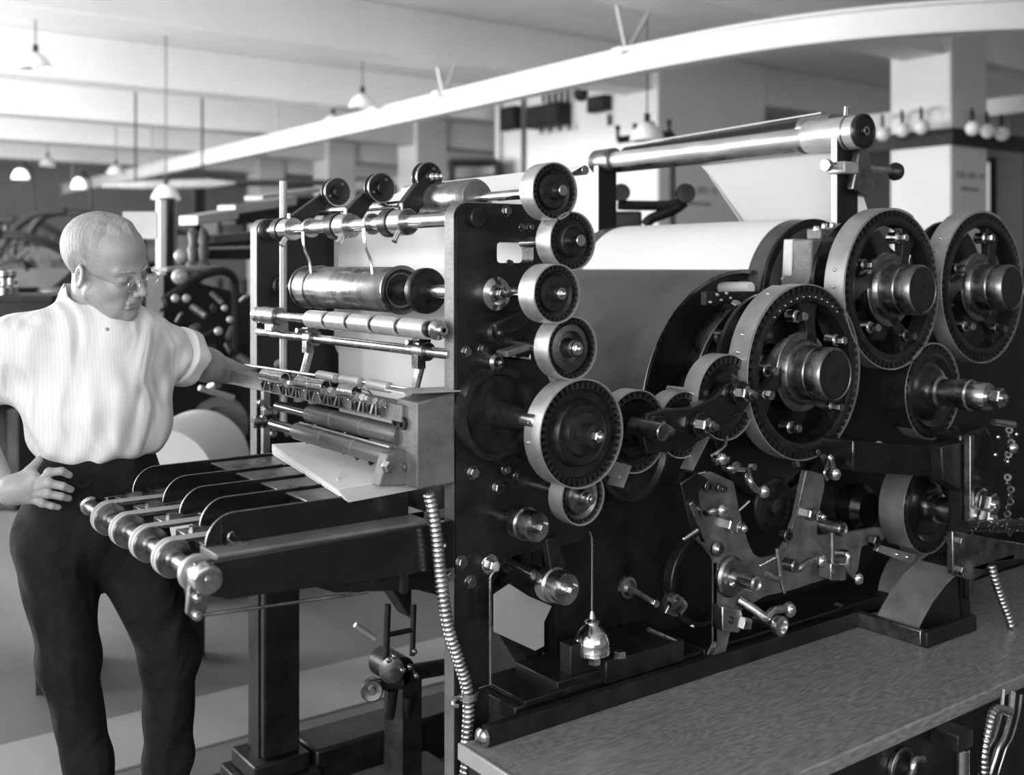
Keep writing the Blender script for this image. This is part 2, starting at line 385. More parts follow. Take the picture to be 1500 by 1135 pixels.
# ---------------------------------------------------------------- belt of globe lamps round the column
hb = empty('lamp_bracket_belt', (8.7, YB[2], 2.55), 'dark bracket belt strapped round the near column to carry globe lamps', 'bracket')
bx = MB(); z0, z1 = 2.58, 2.72
bx.bb(8.415, 8.457, YB[2]-.09, YB[2]+1.6, z0, z1); bx.bb(8.42, 9.9, YB[2]-.095, YB[2]-.052, z0, z1); bx.build('belt', M['dark'], hb)
gl = [(1293, 196), (1322, 190), (1350, 186), (1425, 188), (1447, 192), (1468, 196)]
for i, (px, py) in enumerate(gl):
    p = at(px, py, X=8.2) if px < 1385 else at(px, py, Y=YB[2]-.25)
    o = empty('globe_lamp', p, ['frosted globe lamp farthest along the belt, beside the roller end', 'frosted globe lamp second along the belt on the pale column face', 'frosted globe lamp close to the pale column edge',
       'frosted globe lamp on the shaded column face', 'frosted globe lamp just past the shaded column face', 'frosted globe lamp at the free end of the belt'][i], 'lamp', 'globe lamps round the column')
    MB().sphere(p, .062, 16).build('globe', M['milk'], o)
    q = at(px, py, X=8.43) if px < 1385 else at(px, py, Y=YB[2]-.08)
    hook = bez([p+Vector((0, 0, .06)), p+Vector((0, 0, .12)), (p+q)/2+Vector((.05, .04, .16)), Vector((q.x, q.y, 2.66))], 5)
    MB().tube(hook, .012, 8).build('hook_arm', M['dark'], o)
# switch boxes, conduits and rack on the white core wall (face X = 7.78)
def wbox(x0, y0, x1, y1, name, lab, cat, dep=.12):
    a = at(x0, y1, X=7.78); b = at(x1, y0, X=7.78)
    o = empty(name, (7.78, (a.y+b.y)/2, a.z), lab, cat)
    MB().bb(7.78-dep, 7.775, a.y, b.y, a.z, b.z).build('case', M['dark'], o, bev=.01)
    MB().bb(7.78-dep-.015, 7.78-dep, a.y-.03 if a.y > b.y else a.y+.03, b.y+.03 if a.y > b.y else b.y-.03, a.z+.04, b.z-.04).build('cover', M['iron'], o, bev=.005)
    return o
s1 = wbox(743, 155, 765, 193, 'switch_box', 'small dark switch box beside the vertical pipe on the white wall', 'switch box')
s2 = wbox(790, 150, 838, 191, 'fuse_cabinet', 'wide dark fuse cabinet with five pipes rising from it on the white wall', 'cabinet', .2)
for k in range(5):
    p = at(796+k*9, 150, X=7.72); MB().tube([p, (p.x, p.y, p.z+.16)], .02, 10).build('pipe', M['dark'], s2)
    MB().cyl((p.x, p.y, p.z+.16), (p.x, p.y, p.z+.185), .03, 10).build('collar', M['iron'], s2)
for k in range(4):
    p = at(793+k*14, 191-k*2, X=7.70); MB().cyl((p.x, p.y, p.z-.04), (p.x, p.y, p.z+.03), .02, 10).build('fuse_knob', M['dark'], s2)
s3 = wbox(871, 139, 897, 167, 'switch_box', 'dark switch box nearest the core corner on the white wall', 'switch box')
p = at(892, 167, X=7.74); MB().tube([p, (p.x, p.y, p.z-.12)], .02, 8).build('cable', M['dark'], s3)
p = at(853, 137, X=7.77); o = MB().lathe(p, (-1, 0, 0), [(.09, 0), (.085, .05), (.04, .09), (.001, .1)], 16).build('gong_bell', M['dark']); tag(o, 'dark round gong mounted high on the white wall', 'bell')
p0 = at(766, 135, X=7.74); o = MB().tube([(7.74, p0.y, SLAB), (7.74, p0.y, 1.3)], .022, 8).build('wall_pipe', M['mid']); tag(o, 'thin vertical pipe running down the white wall', 'pipe')
p0 = at(733, 155, X=7.74); o = MB().tube([(7.74, p0.y, SLAB), (7.74, p0.y, 1.3)], .012, 8).build('wall_wire', M['mid']); tag(o, 'thin wire down the white wall near its far edge', 'wire')
# lamp bracket in front of core wall
p = at(905, 205, d=8.8); q = at(985, 196, d=8.9)
o = empty('lamp_bracket', p, 'dark bracket bar with upright pegs near the core corner', 'bracket')
MB().tube([p, q], .03, 8).build('bar', M['dark'], o)
for k in range(4):
    r_ = p.lerp(q, k/3.2); MB().tube([r_, r_+Vector((0, 0, .09))], .015, 8).build('peg', M['dark'], o)
    MB().sphere(r_+Vector((0, 0, .1)), .024, 10).build('knob', M['dark'], o)
MB().tube([q, (q.x+.1, q.y+.1, 1.0), (q.x+.1, q.y+.1, 0)], .025, 8).build('stand', M['dark'], o)
# dark beams / shelving beyond the columns
for k, (px0, px1, y0, y1, d) in enumerate(((540, 592, 288, 345, 13.5), (662, 728, 238, 262, 13), (290, 480, 268, 330, 15))):
    a = wpos(px0, y1, d); b = wpos(px1, y0, d); m_ = (a+b)/2
    o = empty('storage_rack', (m_.x, m_.y, 0), ['dark storage rack between the two far columns', 'dark storage rack beside the white service core', 'long dark storage rack beyond the flatbed press'][k], 'rack')
    w_ = (px1-px0)*d/F
    rz = -math.atan2(SN, CS)
    nsh = 4
    for j in range(nsh):
        MB().box((m_.x, m_.y, .3+j*(b.z-.3)/(nsh-1)), (w_, .5, .05), rz).build('shelf', M['dark'], o)
        if j < nsh-1:
            for q in range(max(2, int(w_/.35))):
                u = -w_/2+.2+q*.35
                MB().box((m_.x+u*CS, m_.y-u*SN, .3+j*(b.z-.3)/(nsh-1)+.15), (.22, .3, .25), rz).build('bundle', M['mid'] if (q+j) % 3 else M['dark'], o)
    for sgn in (-1, 1): MB().box((m_.x+sgn*w_/2*CS, m_.y-sgn*w_/2*SN, b.z/2), (.06, .5, b.z), rz).build('upright', M['dark'], o)

# ---------------------------------------------------------------- typesetting machines (left background)
def typesetter():
    """local: front faces -y, about 1.3 wide, 2.1 high"""
    r = empty('typesetting_machine', (0, 0, 0))
    MB().bb(-.45, .45, -.3, .5, 0, .18).build('base', M['dark'], r, bev=.02)
    MB().prism([(-.12, .18), (.16, .18), (.12, 1.25), (.22, 1.6), (-.05, 1.6), (-.1, 1.2)], .0, .3).build('column', M['dark'], r, bev=.02)
    MB().bb(-.42, .15, -.42, -.05, .72, .84).build('keyboard', M['mid'], r, bev=.01)
    kb = MB()
    for i in range(10):
        for j in range(5): kb.cyl((-.38+i*.05, -.4+j*.06, .84), (-.38+i*.05, -.4+j*.06, .86), .014, 6, 0)
    tag(kb.build('key_bank', M['light'], r), kind='stuff')
    mg = Matrix.Rotation(math.radians(38), 3, 'X')
    m = MB()
    vs = [Vector((0, .15, 1.45))+mg @ Vector((i*w_, j*.42, k*.05)) for k in (-1, 1) for j, w_ in ((-1, .2), (1, .36)) for i in (-1, 1)]
    m.add(vs, [(0, 2, 3, 1), (4, 5, 7, 6), (0, 1, 5, 4), (2, 6, 7, 3), (0, 4, 6, 2), (1, 3, 7, 5)]).build('magazine', M['mid'], r, bev=.01)
    cl = MB(); rs_ = random.Random(3)
    for i in range(46):
        p_ = Vector((rs_.uniform(-.48, .48), rs_.uniform(-.4, -.1), rs_.uniform(.9, 1.9))); q_ = p_+Vector((rs_.uniform(-.18, .18), rs_.uniform(-.05, .05), rs_.uniform(-.14, .14)))
        cl.tube([p_, (p_+q_)/2+Vector((0, 0, rs_.uniform(-.04, .04))), q_], rs_.uniform(.006, .02), 6)
    tag(cl.build('linkage', M['gearm'], r), kind='stuff')
    cl = MB()
    for i in range(22):
        p_ = Vector((rs_.uniform(-.45, .45), -.42, rs_.uniform(.88, 1.45))); cl.cyl(p_, p_+Vector((0, -.02, 0)), rs_.uniform(.008, .028), 10)
    tag(cl.build('brass_fittings', M['steel'], r), kind='stuff')
    MB().tube(bez([(-.5, .4, 1.75), (-.2, .2, 1.98), (.2, .2, 1.98), (.5, .4, 1.78)], 6), .035, 8).build('distributor_bar', M['dark'], r)
    MB().tube(bez([(-.42, 0, 1.2), (-.5, 0, 1.6), (-.3, .1, 1.95), (0, .15, 2.02)], 6), .03, 8).build('elevator_arm', M['dark'], r)
    MB().lathe((.3, -.02, 1.0), (0, -1, 0), [(.2, 0), (.22, .01), (.22, .05), (.16, .05), (.16, .02), (.05, .02), (.05, .08), (.001, .08)], 26).build('cam_wheel', M['dsteel'], r)
    MB().lathe((-.2, -.08, 1.12), (0, -1, 0), [(.12, 0), (.13, .04), (.09, .04), (.05, .06), (.001, .06)], 22).build('mould_disc', M['bright'], r)
    MB().cyl((.38, .1, 1.2), (.38, -.25, 1.2), .05, 14).build('cam_shaft', M['bright'], r)
    MB().lathe((.42, .2, 1.42), (0, 0, 1), [(.12, 0), (.14, .12), (.13, .16), (.06, .18), (.001, .18)], 18).build('metal_pot', M['mid'], r)
    MB().tube(bez([(-.45, -.2, .9), (-.15, -.25, 1.02), (.05, -.25, 1.22), (.3, -.25, 1.25)], 6), .018, 8).build('galley_chute', M['bright'], r)
    for i in range(5): MB().sphere((-.4+i*.17, -.3+.05*(i % 2), 1.0+.08*((i*7) % 3)), .03, 10).build('knob', M['bright'], r)
    MB().box((.05, -.34, 1.28), (.26, .02, .2), 0).build('copy_board', M['light'], r)
    for sgn in (-1, 1): MB().bb(sgn*.38-.04, sgn*.38+.04, -.25, .3, .18, .72).build('leg', M['dark'], r)
    return r
T = typesetter()
spots = [(-20, 7.2, 0, 'typesetting machine nearest the edge, its front crowded with bright knobs', 1.0), (82, 8.9, .1, 'typesetting machine with slanted pale magazine behind the man\'s shoulder', 1.02),
 (190, 10.6, .05, 'typesetting machine seen over the man\'s head', 1.0), (120, 12.2, 0, 'distant typesetting machine second in the row behind', 1.0), (8, 10.5, .1, 'typesetting machine in the second row at the edge', 1.0), (230, 13.5, 0, 'farthest typesetting machine of the row, under the pale tray', 1.0)]
for i, (px, d, rz, lab, s_) in enumerate(spots):
    o = T if i == 0 else copy_tree(T)
    p = wpos(px, 390, d); p.z = 0; place(o, p); o.rotation_euler = (0, 0, -math.atan2(SN, CS)+rz-.2); o.scale = (s_, s_, .88 if i == 0 else 1)
    tag(o, lab, 'machine', 'typesetting machines in the left background')
# pale overhead tray behind the row
a = wpos(150, 272, 12); b = wpos(345, 268, 12)
o = empty('overhead_tray', (a+b)/2, 'long pale pointed tray hung above the far machines', 'tray')
MB().tube([a, a.lerp(b, .3), a.lerp(b, .8), b], [.02, .05, .055, .01], 10).build('tray', M['light'], o)
for t in (.25, .75): 
    q = a.lerp(b, t); MB().tube([q, (q.x, q.y, SLAB)], .012, 6).build('hanger', M['dark'], o)
# dark work table behind the man at the far left with a pale ledge
a = wpos(-95, 470, 4.1)
o = empty('work_table', (a.x, a.y, 0), 'dark-edged work table with a pale top behind the man at the frame edge', 'table')
rz = -math.atan2(SN, CS)
MB().box((a.x, a.y, 1.435), (1.1, .5, .02), rz).build('table_top', M['dark'], o)
MB().box((a.x, a.y, 1.385), (1.08, .48, .08), rz).build('apron', M['dark'], o)
MB().box((a.x, a.y, 1.335), (1.12, .56, .018), rz).build('ledge', M['light'], o)
MB().box((a.x, a.y, 1.28), (1.06, .5, .09), rz).build('apron', M['mid'], o)
rs_ = random.Random(11)
proto_c = None
for k in range(12):
    u = .04+rs_.uniform(0, .47); v = rs_.uniform(-.18, .1); q = Vector((a.x+u*CS+v*SN, a.y-u*SN+v*CS, 1.445))
    if proto_c is None:
        c_ = empty('metal_casting', q, 'shiny metal casting lying among others on the dark work table', 'casting', 'shiny castings on the work table'); proto_c = c_
        MB().lathe(q, (0, 0, 1), [(.03, 0), (.03, .03), (.018, .04), (.016, .07), (.026, .08), (.026, .10), (.0001, .102)], 14).build('casting_body', M['steel'], c_)
        MB().cyl(q+Vector((-.02, -.02, .05)), q+Vector((.03, -.03, .055)), .010, 10).build('cross_stud', M['bright'], c_)
    else:
        c_ = copy_tree(proto_c); place(c_, q)
    s_ = rs_.uniform(.6, 1.35); c_.scale = (s_, s_, s_*rs_.uniform(.5, 1.1)); c_.rotation_euler = (0, 0, rs_.uniform(0, 6))
for u in (-.5, .5): MB().box((a.x+u*CS, a.y-u*SN, .62), (.06, .4, 1.24), rz).build('leg', M['dark'], o)

# ---------------------------------------------------------------- flatbed cylinder press behind (between man and folding unit)
fp = empty('flatbed_press', wpos(320, 600, 5.6).xy.to_3d(), 'dark flatbed press with pale feed boards behind the man\'s reaching arm', 'press')
def slab(px0, py0, px1, py1, d0, d1, th, dep, m, name='feed_board'):
    a, b = wpos(px0, py0, d0), wpos(px1, py1, d1); v = (b-a); L = v.length; mb = MB()
    t = v.normalized(); nrm = Vector((-t.y, t.x, 0)).normalized()
    if nrm.dot(Vector((SN, CS, 0))) < 0: nrm = -nrm
    vs = []
    for q in (a, b):
        for dn, dz in ((0, 0), (dep, 0), (dep, th), (0, th)): vs.append(q+nrm*dn+Vector((0, 0, dz)))
    mb.add(vs, [(0, 1, 2, 3), (4, 7, 6, 5)]+[(k, (k+1) % 4, 4+(k+1) % 4, 4+k) for k in range(4)])
    return mb.build(name, m, fp, bev=.004)
slab(290, 330, 350, 320, 5.4, 5.7, .05, .12, M['light']); slab(345, 314, 435, 300, 5.7, 6.2, .05, .12, M['light'])
slab(385, 294, 470, 282, 6.2, 6.9, .03, .12, M['light']); slab(312, 357, 385, 350, 5.2, 5.5, .04, .1, M['mid'], 'rail')
slab(305, 366, 385, 364, 5.2, 5.5, .015, .06, M['light'], 'rail'); slab(245, 398, 325, 395, 4.7, 5.1, .02, .08, M['light'], 'rail')
slab(346, 330, 470, 316, 5.75, 6.5, .12, .10, M['dark'], 'side_frame')
slab(240, 870, 420, 855, 4.9, 5.6, 1.45, .12, M['dark'], 'body')
slab(285, 380, 400, 380, 5.3, 5.9, .12, .10, M['dark'], 'body')
for (x_, y_) in ((283, 350), (298, 352)):
    p = wpos(x_, 390, 5.2)
    MB().lathe((p.x, p.y, p.z-.02), (0, 0, 1), [(.03, 0), (.035, .03), (.02, .05), (.028, .1), (.018, .13), (.026, .18), (.012, .2), (.001, .21)], 14).build('post', M['mid'], fp)
for (x_, y_, r_) in ((265, 375, .03), (263, 405, .034), (257, 437, .018), (273, 437, .018), (329, 451, .014), (337, 468, .015), (320, 485, .018)):
    MB().sphere(wpos(x_, y_, 4.6), r_, 12).build('knob', M['light'], fp)
a, b = wpos(292, 568, 4.2), wpos(342, 583, 4.3); MB().cyl(a, b, .012, 10).build('handle', M['light'], fp)
p = wpos(345, 566, 4.5); MB().tube(bez([wpos(240, 440, 4.65), wpos(300, 402, 4.8), wpos(335, 400, 4.9), wpos(345, 430, 5), wpos(345, 560, 5)], 6), .02, 8).build('guard_rail', M['dark'], fp)
for k in range(26):
    x_ = random.uniform(245, 355); y_ = random.uniform(415, 640); d_ = 4.7
    p = wpos(x_, y_, d_); MB().cyl(p, p+Vector((random.uniform(-.06, .1), -.05, random.uniform(-.05, .05))), random.uniform(.008, .022), 10).build('lever', random.choice([M['dark'], M['dsteel'], M['mid']]), fp)
p = wpos(325, 620, 4.7); MB().lathe(p, (-SN, -CS, 0), [(.10, 0), (.12, .01), (.12, .06), (.08, .06), (.08, .02), (.03, .02), (.03, .09), (.001, .09)], 26).build('hand_wheel', M['mid'], fp)
# paper roll standing behind the man
c = wpos(235, 700, 3.9)
o = empty('paper_roll', (c.x, c.y, 0), 'big round end of a white paper roll behind the man\'s hip', 'paper roll')
R_ = .20; cc = Vector((c.x, c.y, wpos(235, 708, 3.9).z))
ax = Vector((SN, CS, 0))
MB().lathe(cc, ax, [(.035, 0), (R_*.98, -.004), (R_, .01), (R_, .5), (.035, .5), (.035, 0)], 56).build('rolled_paper', M['paper'], o)
MB().cyl(cc-ax*.02, cc+ax*.52, .034, 18).build('core', M['mid'], o)
for s_ in (.1, .4): MB().box((cc+ax*s_).xy.to_3d()+Vector((0, 0, (cc.z-R_+.01)/2)), (.07, .07, cc.z-R_+.01)).build('cradle', M['dark'], o)
# white board and pipe behind the man's head
p = wpos(206, 330, 5.0); o = MB().box(p, (.16, .02, .125), rz).build('notice_board', M['light']); 
tag(o, 'plain pale notice board on a post over the man\'s head', 'board'); MB().box((p.x+.02*SN, p.y+.02*CS, (p.z)/2), (.03, .03, p.z), rz).build('post', M['dark'], o)
p = wpos(243, 290, 6.6); o = empty('standing_pipe', (p.x, p.y, 0), 'tall dark standing pipe with a painted highlight below the domed lamp', 'pipe')
MB().cyl((p.x, p.y, 0), (p.x, p.y, p.z), .062, 20).build('pipe', M['gloss'], o)
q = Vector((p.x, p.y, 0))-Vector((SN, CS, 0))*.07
MB().bb(q.x-.018, q.x+.018, q.y-.01, q.y+.01, 1.1, p.z-.02).build('painted_highlight', M['white'], o)  # white strip painted as the highlight down the glossy pipe
# dark lever silhouettes in front of the core
lv = empty('bracket_arm', wpos(905, 330, 4.8), 'black curved bracket arm with round head silhouetted beyond the paper cylinder', 'bracket')
MB().tube(bez([wpos(905, 300, 4.6), wpos(935, 301, 4.6), wpos(985, 300, 4.6), wpos(1003, 290, 4.6), wpos(1008, 278, 4.6)], 6), [.022]*24+[.03], 10).build('arm', M['iron'], lv)
MB().tube(bez([wpos(945, 330, 4.6), wpos(955, 320, 4.6), wpos(985, 308, 4.6), wpos(1003, 296, 4.6)], 6), .024, 10).build('brace', M['iron'], lv)
MB().cyl(wpos(1004, 283, 4.55), wpos(1004, 283, 4.75), .042, 18).build('boss', M['iron'], lv)
MB().cyl(wpos(910, 282, 4.5), wpos(910, 282, 4.7), .038, 18).build('round_head', M['iron'], lv)
p = wpos(915, 310, 4.7); MB().box((p.x, p.y, p.z/2), (.14, .1, p.z), rz).build('post', M['iron'], lv, bev=.01)
# ================================================================ folding unit (near: frame plates, gear train, rollers)
YF, YB_ = 1.887, 1.93            # near frame plate
YG, YH = 2.9005, 2.953           # far frame plate
AX = (0, -1, 0)                  # outward along the shafts, towards the front side
def XZ(px, py, Y): p = at(px, py, Y=Y); return p.x, p.z
def bolt(parent, px, py, Y, r=.011, washer=True, m='dsteel', h=.012):
    p = at(px, py, Y=Y); mb = MB().hexnut(p, AX, r, h, random.random())
    if washer: mb.cyl(p, (p.x, p.y-.003, p.z), r*1.25, 18, .0005)
    return mb.build('hex_bolt', M[m], parent)
def toothed(R, n, dep, duty=.55):
    """outline of a toothed wheel, list of (angle, radius)"""
    out = []
    for i in range(n):
        a = 2*PI*i/n; s = 2*PI/n
        out += [(a, R-dep), (a+s*(1-duty)*.9, R-dep), (a+s*(1-duty), R), (a+s*.97, R)]
    return out
def gear_ring(c, R, ri, y0, y1, n, dep):
    """toothed ring between y0 (front) and y1, hole radius ri"""
    o = toothed(R, n, dep); m = len(o); mb = MB(); vs = []
    for y in (y0, y1):
        for rr in (None, ri):
            for a, r in o:
                q = r if rr is None else rr
                vs.append((c[0]+q*math.cos(a), y, c[2]+q*math.sin(a)))
    fs = []
    for i in range(m):
        k = (i+1) % m
        fs += [(i, k, m+k, m+i), (2*m+i, 3*m+i, 3*m+k, 2*m+k), (i, 2*m+i, 2*m+k, k), (m+i, m+k, 3*m+k, 3*m+i)]
    return mb.add(vs, fs)
def gear(parent, px, py, rpx, Y, th=.05, teeth=26, prof=None, web='gearm', guard=True, label=None, shaft=None, nutr=.009, gth=None, rim=.80):
    c = at(px, py, Y=Y); R = rpx*scale(c); gth = gth or th
    dep = R*.12 if R < .1 else .016
    g = gear_ring(c, R-.003, R*rim, Y, Y+th*.8, teeth, dep).build('gear', M['gearm'], parent)
    if label: tag(g, label)
    # web and turned steps
    prof = prof or [(R*(rim+.01), -.006), (R*.62, -.012), (R*.60, -.004), (R*.30, -.004), (R*.27, .010), (R*.15, .012)]
    MB().lathe((c.x, Y, c.z), AX, [(R*(rim+.01), -th*.6)]+prof+[(.0001, prof[-1][1])], 40).build('web_disc', M[web], g)
    if guard:
        gth = gth*.8; MB().lathe((c.x, Y, c.z), AX, [(R-.001, -gth), (R+.002, -gth), (R+.002, .003), (R-.001, .003), (R-.001, -gth)], 56).build('guard_band', M['band'], g)
    if shaft: MB().cyl((c.x, Y-shaft[0], c.z), (c.x, Y+shaft[1], c.z), shaft[2], 20).build('shaft', M['steel'], g)
    if nutr:
        MB().hexnut((c.x, Y-prof[-1][1]-(shaft[0] if shaft else 0)*0, c.z), AX, nutr, .012, .3).build('nut', M['steel'], g)
        MB().sphere((c.x, Y-prof[-1][1]-.014, c.z), nutr*.55, 10).build('oil_cap', M['bright'], g)
    return g, c, R

fu = empty('folding_unit', (1.38, 2.4, 0), 'tall black folding unit, rollers between two side plates and a train of small gears', 'press')
def side_plate(y0, y1, near):
    XR = 1.50
    o = [(1.26, .0), (1.345, .0), (1.345, .86), (1.40, .92), (1.62, .92), (1.62, 1.20), (XR, 1.30), (XR, 1.683), (1.26, 1.683)]
    o = rounded(o, .032)
    holes = []
    if near:
        a = XZ(728, 385, y0); b = XZ(792, 349, y0)
        holes = [rounded([(a[0], a[1]), (b[0]-.02, a[1]), (b[0]-.02, b[1]-.01), (a[0], b[1]-.01)], .01)]
    p = MB().prism(o, y0, y1, holes).build('side_plate', M['iron'], fu, bev=.004)
    # pale strip painted as the window reflection on the plate's end edge
    MB().sheet([(1.2585, .02 if near else 1.0), (1.2585, 1.652)]+[(1.29-.0325*math.cos(t), 1.651+.0335*math.sin(t)) for t in (0, .3, .6, .9, 1.2, PI/2)]+[(1.46, 1.6845)], y0+.004, y1-.004, .002).build('edge_reflection', M['cast'], p)
    return p
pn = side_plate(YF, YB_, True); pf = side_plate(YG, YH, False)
for (x, y, r) in ((692, 692, .012), (729, 714, .013), (675, 823, .012), (688, 852, .012), (682, 515, .010), (706, 512, .010), (694, 320, .011), (741, 309, .010), (764, 333, .007), (775, 333, .007), (745, 385, .006)):
    bolt(fu, x, y, YF, r)
# shafts' bearing caps on the near plate
for (x, y, r, m) in ((722, 430, .038, 'steel'), (722, 530, .020, 'dsteel'), (720, 487, .022, 'iron')):
    p = at(x, y, Y=YF-.02)
    b = MB().lathe((p.x, YF, p.z), AX, [(r*1.05, 0), (r*1.05, .010), (r*.98, .020), (r*.94, .034), (r*.6, .040), (r*.35, .036), (r*.32, .048), (.0001, .05)], 36).build('bearing_cap', M[m], fu)
    MB().hexnut((p.x, YF-.045, p.z), AX, r*.28, .012, .2).build('nut', M['bright'], b)
p = at(694, 320, Y=YF); MB().cyl((p.x, YF, p.z), (p.x, YF-.02, p.z), .020, 24).build('bearing_cap', M['iron'], fu)
# pair of lever blocks
a = at(735, 475, Y=1.85); MB().box((a.x+.02, 1.862, a.z), (.09, .045, .035), 0, -.3).build('lever_block', M['iron'], fu, bev=.006)
MB().tube([at(735, 520, Y=1.86), at(775, 527, Y=1.86), at(775, 519, Y=1.86)], .006, 10).build('link_rod', M['bright'], fu)
a = at(760, 512, Y=1.85); MB().box((a.x, 1.86, a.z), (.08, .04, .014), 0, -.2).build('link_plate', M['cast'], fu, bev=.003)

# ---- gear train on the near side
G1, c1, R1 = gear(fu, 812, 280, 41, 1.72, .05, 28, shaft=(.03, .26, .011), nutr=.007)
MB().lathe((c1.x, 1.99, c1.z), (0, 1, 0), [(.012, 0), (.040, .004), (.044, .012), (.044, .20), (.040, .212), (.012, .216)], 36).build('cord_drum', M['brass'], fu)
MB().cyl((c1.x, 1.85, c1.z), (c1.x, 2.92, c1.z), .0105, 18).build('drum_shaft', M['steel'], fu)
G2, c2, R2 = gear(fu, 838, 353, 42, 1.72, .055, 28, shaft=(.03, .17, .012), nutr=.008, prof=[(.055, -.006), (.034, -.010), (.033, .004), (.030, .006), (.026, -.002), (.010, -.002)], label='gear with a bright turned ring on its hub')
G3, c3, R3 = gear(fu, 815, 430, 42.5, 1.70, .06, 28, shaft=(.02, .19, .012), nutr=.008)
G4, c4, R4 = gear(fu, 838, 510, 45.5, 1.71, .055, 30, shaft=(.02, .18, .014), nutr=.010, web='dsteel', rim=.86, prof=[(.058, -.02), (.050, -.022), (.048, -.006), (.036, -.004), (.032, -.016), (.022, -.014), (.018, .008), (.011, .010)], label='gear with a deep stepped hub, dark steel')
G5, c5, R5 = gear(fu, 852, 635, 79, 1.70, .06, 44, shaft=(.045, .2, .017), nutr=.013, web='gearm', rim=.84, label='largest gear of the folding unit with wide pale guard band',
   prof=[(.092, -.012), (.072, -.014), (.068, -.002), (.064, .004), (.060, .0), (.048, .0), (.044, .012), (.026, .014), (.023, .044), (.0175, .046)])
for a_ in (2.9, 3.25): 
    MB().sphere((c5.x+(R5+.002)*math.cos(a_), 1.735, c5.z+(R5+.002)*math.sin(a_)), .0045, 8).build('rivet', M['bright'], G5)
G6, c6, R6 = gear(fu, 853, 728, 40, 1.73, .05, 26, shaft=(.03, .2, .012), nutr=.011, web='dsteel', rim=.82)
# guard tails joining the bands
for (x0, y0, x1, y1) in ((915, 680, 903, 712),):
    a, b = XZ(x0, y0, 1.74), XZ(x1, y1, 1.74); MB().sheet([a, b], 1.72, 1.77, .002).build('guard_tail', M['band'], fu)
# rear gear half hidden behind the largest one
c = at(735, 607, Y=1.85); MB().lathe((c.x, 1.885, c.z), AX, [(.10, 0), (.10, .03), (.086, .03), (.08, .012), (.03, .012), (.026, .05), (.02, .12)], 44).build('rear_gear', M['gearm'], fu)
MB().cyl((c.x, 1.86, c.z-.002), (c.x, 1.72, c.z-.002), .019, 22).build('sleeve', M['steel'], fu)
# arm plate below the largest gear
MB().sheet([XZ(732, 680, 1.84), XZ(748, 669, 1.84), XZ(800, 683, 1.84)], 1.80, 1.86, .003).build('guard_bracket', M['dsteel'], fu)
for (x, y) in ((740, 687), (757, 697)): bolt(fu, x, y, 1.86, .009)
# crank discs with link
for (x, y, r, lab) in ((786, 772, 25, 'upper crank disc'), (829, 863, 27, 'lower crank disc')):
    p = at(x, y, Y=1.74); R = r*scale(p)
    d_ = MB().lathe((p.x, 1.80, p.z), AX, [(R*.96, 0), (R, .006), (R, .026), (R*.9, .030), (R*.88, .060), (R*.84, .064), (R*.35, .062), (R*.30, .072), (.0001, .073)], 36).build('crank_disc', M['dsteel' if r == 25 else 'steel'], fu)
    MB().hexnut((p.x, 1.727, p.z), AX, .010, .012).build('nut', M['bright'], d_)
    MB().sphere((p.x+R*.62, 1.735, p.z+.004), .005, 8).build('crank_pin', M['bright'], d_)
    MB().cyl((p.x, 1.80, p.z), (p.x, 1.95, p.z), .014, 14).build('pin', M['dsteel'], d_)
MB().prism([XZ(800, 790, 1.79), XZ(817, 785, 1.79), XZ(833, 845, 1.79), XZ(812, 862, 1.79)], 1.79, 1.81).build('connecting_arm', M['iron'], fu, bev=.003)
MB().cyl(at(742, 823, Y=1.9), at(783, 842, Y=1.80), .012, 14).build('rod', M['gloss'], fu)
# grey drip guard
A_ = [XZ(723, 870, 1.84), XZ(745, 855, 1.84), XZ(772, 872, 1.84), XZ(806, 887, 1.84), XZ(795, 910, 1.84), XZ(795, 945, 1.84), XZ(782, 952, 1.84), XZ(723, 925, 1.84)]
MB().prism(A_, 1.835, 1.84).build('drip_guard', M['light'], fu)
tag(bpy.data.objects['drip_guard'], 'scratched pale metal drip guard')
MB().prism([XZ(745, 855, 1.84), XZ(772, 820, 1.86), XZ(816, 850, 1.86), XZ(806, 887, 1.84)], 1.84, 1.87).build('guard_hood', M['gloss'], fu)
# thin drain pipe with ring
P_ = bez([at(716, 826, Y=1.86)+Vector((.016*math.cos(t), 0, .016*math.sin(t))) for t in np.linspace(.3, 5.2, 10)], 3)
MB().tube(P_, .0028, 8).build('pipe_ring', M['bright'], fu)
MB().tube([at(722, 838, Y=1.86), at(718, 846, Y=1.86), at(718, 1002, Y=1.86), at(700, 1008, Y=1.86)], .0028, 8).build('drain_pipe', M['steel'], fu)
p = at(716, 826, Y=YF); mb = MB().cyl(p, (p.x, YF-.006, p.z), .022, 24).hexnut((p.x, YF-.006, p.z), AX, .014, .02, .2); mb.build('hex_bolt', M['steel'], fu)

# ---- shafts and rollers between the plates
def shaft(x, z, y0, y1, r, m='steel', name='cross_bar', bevel=None): return MB().cyl((x, y0, z), (x, y1, z), r, 26, bevel).build(name, M[m], fu)
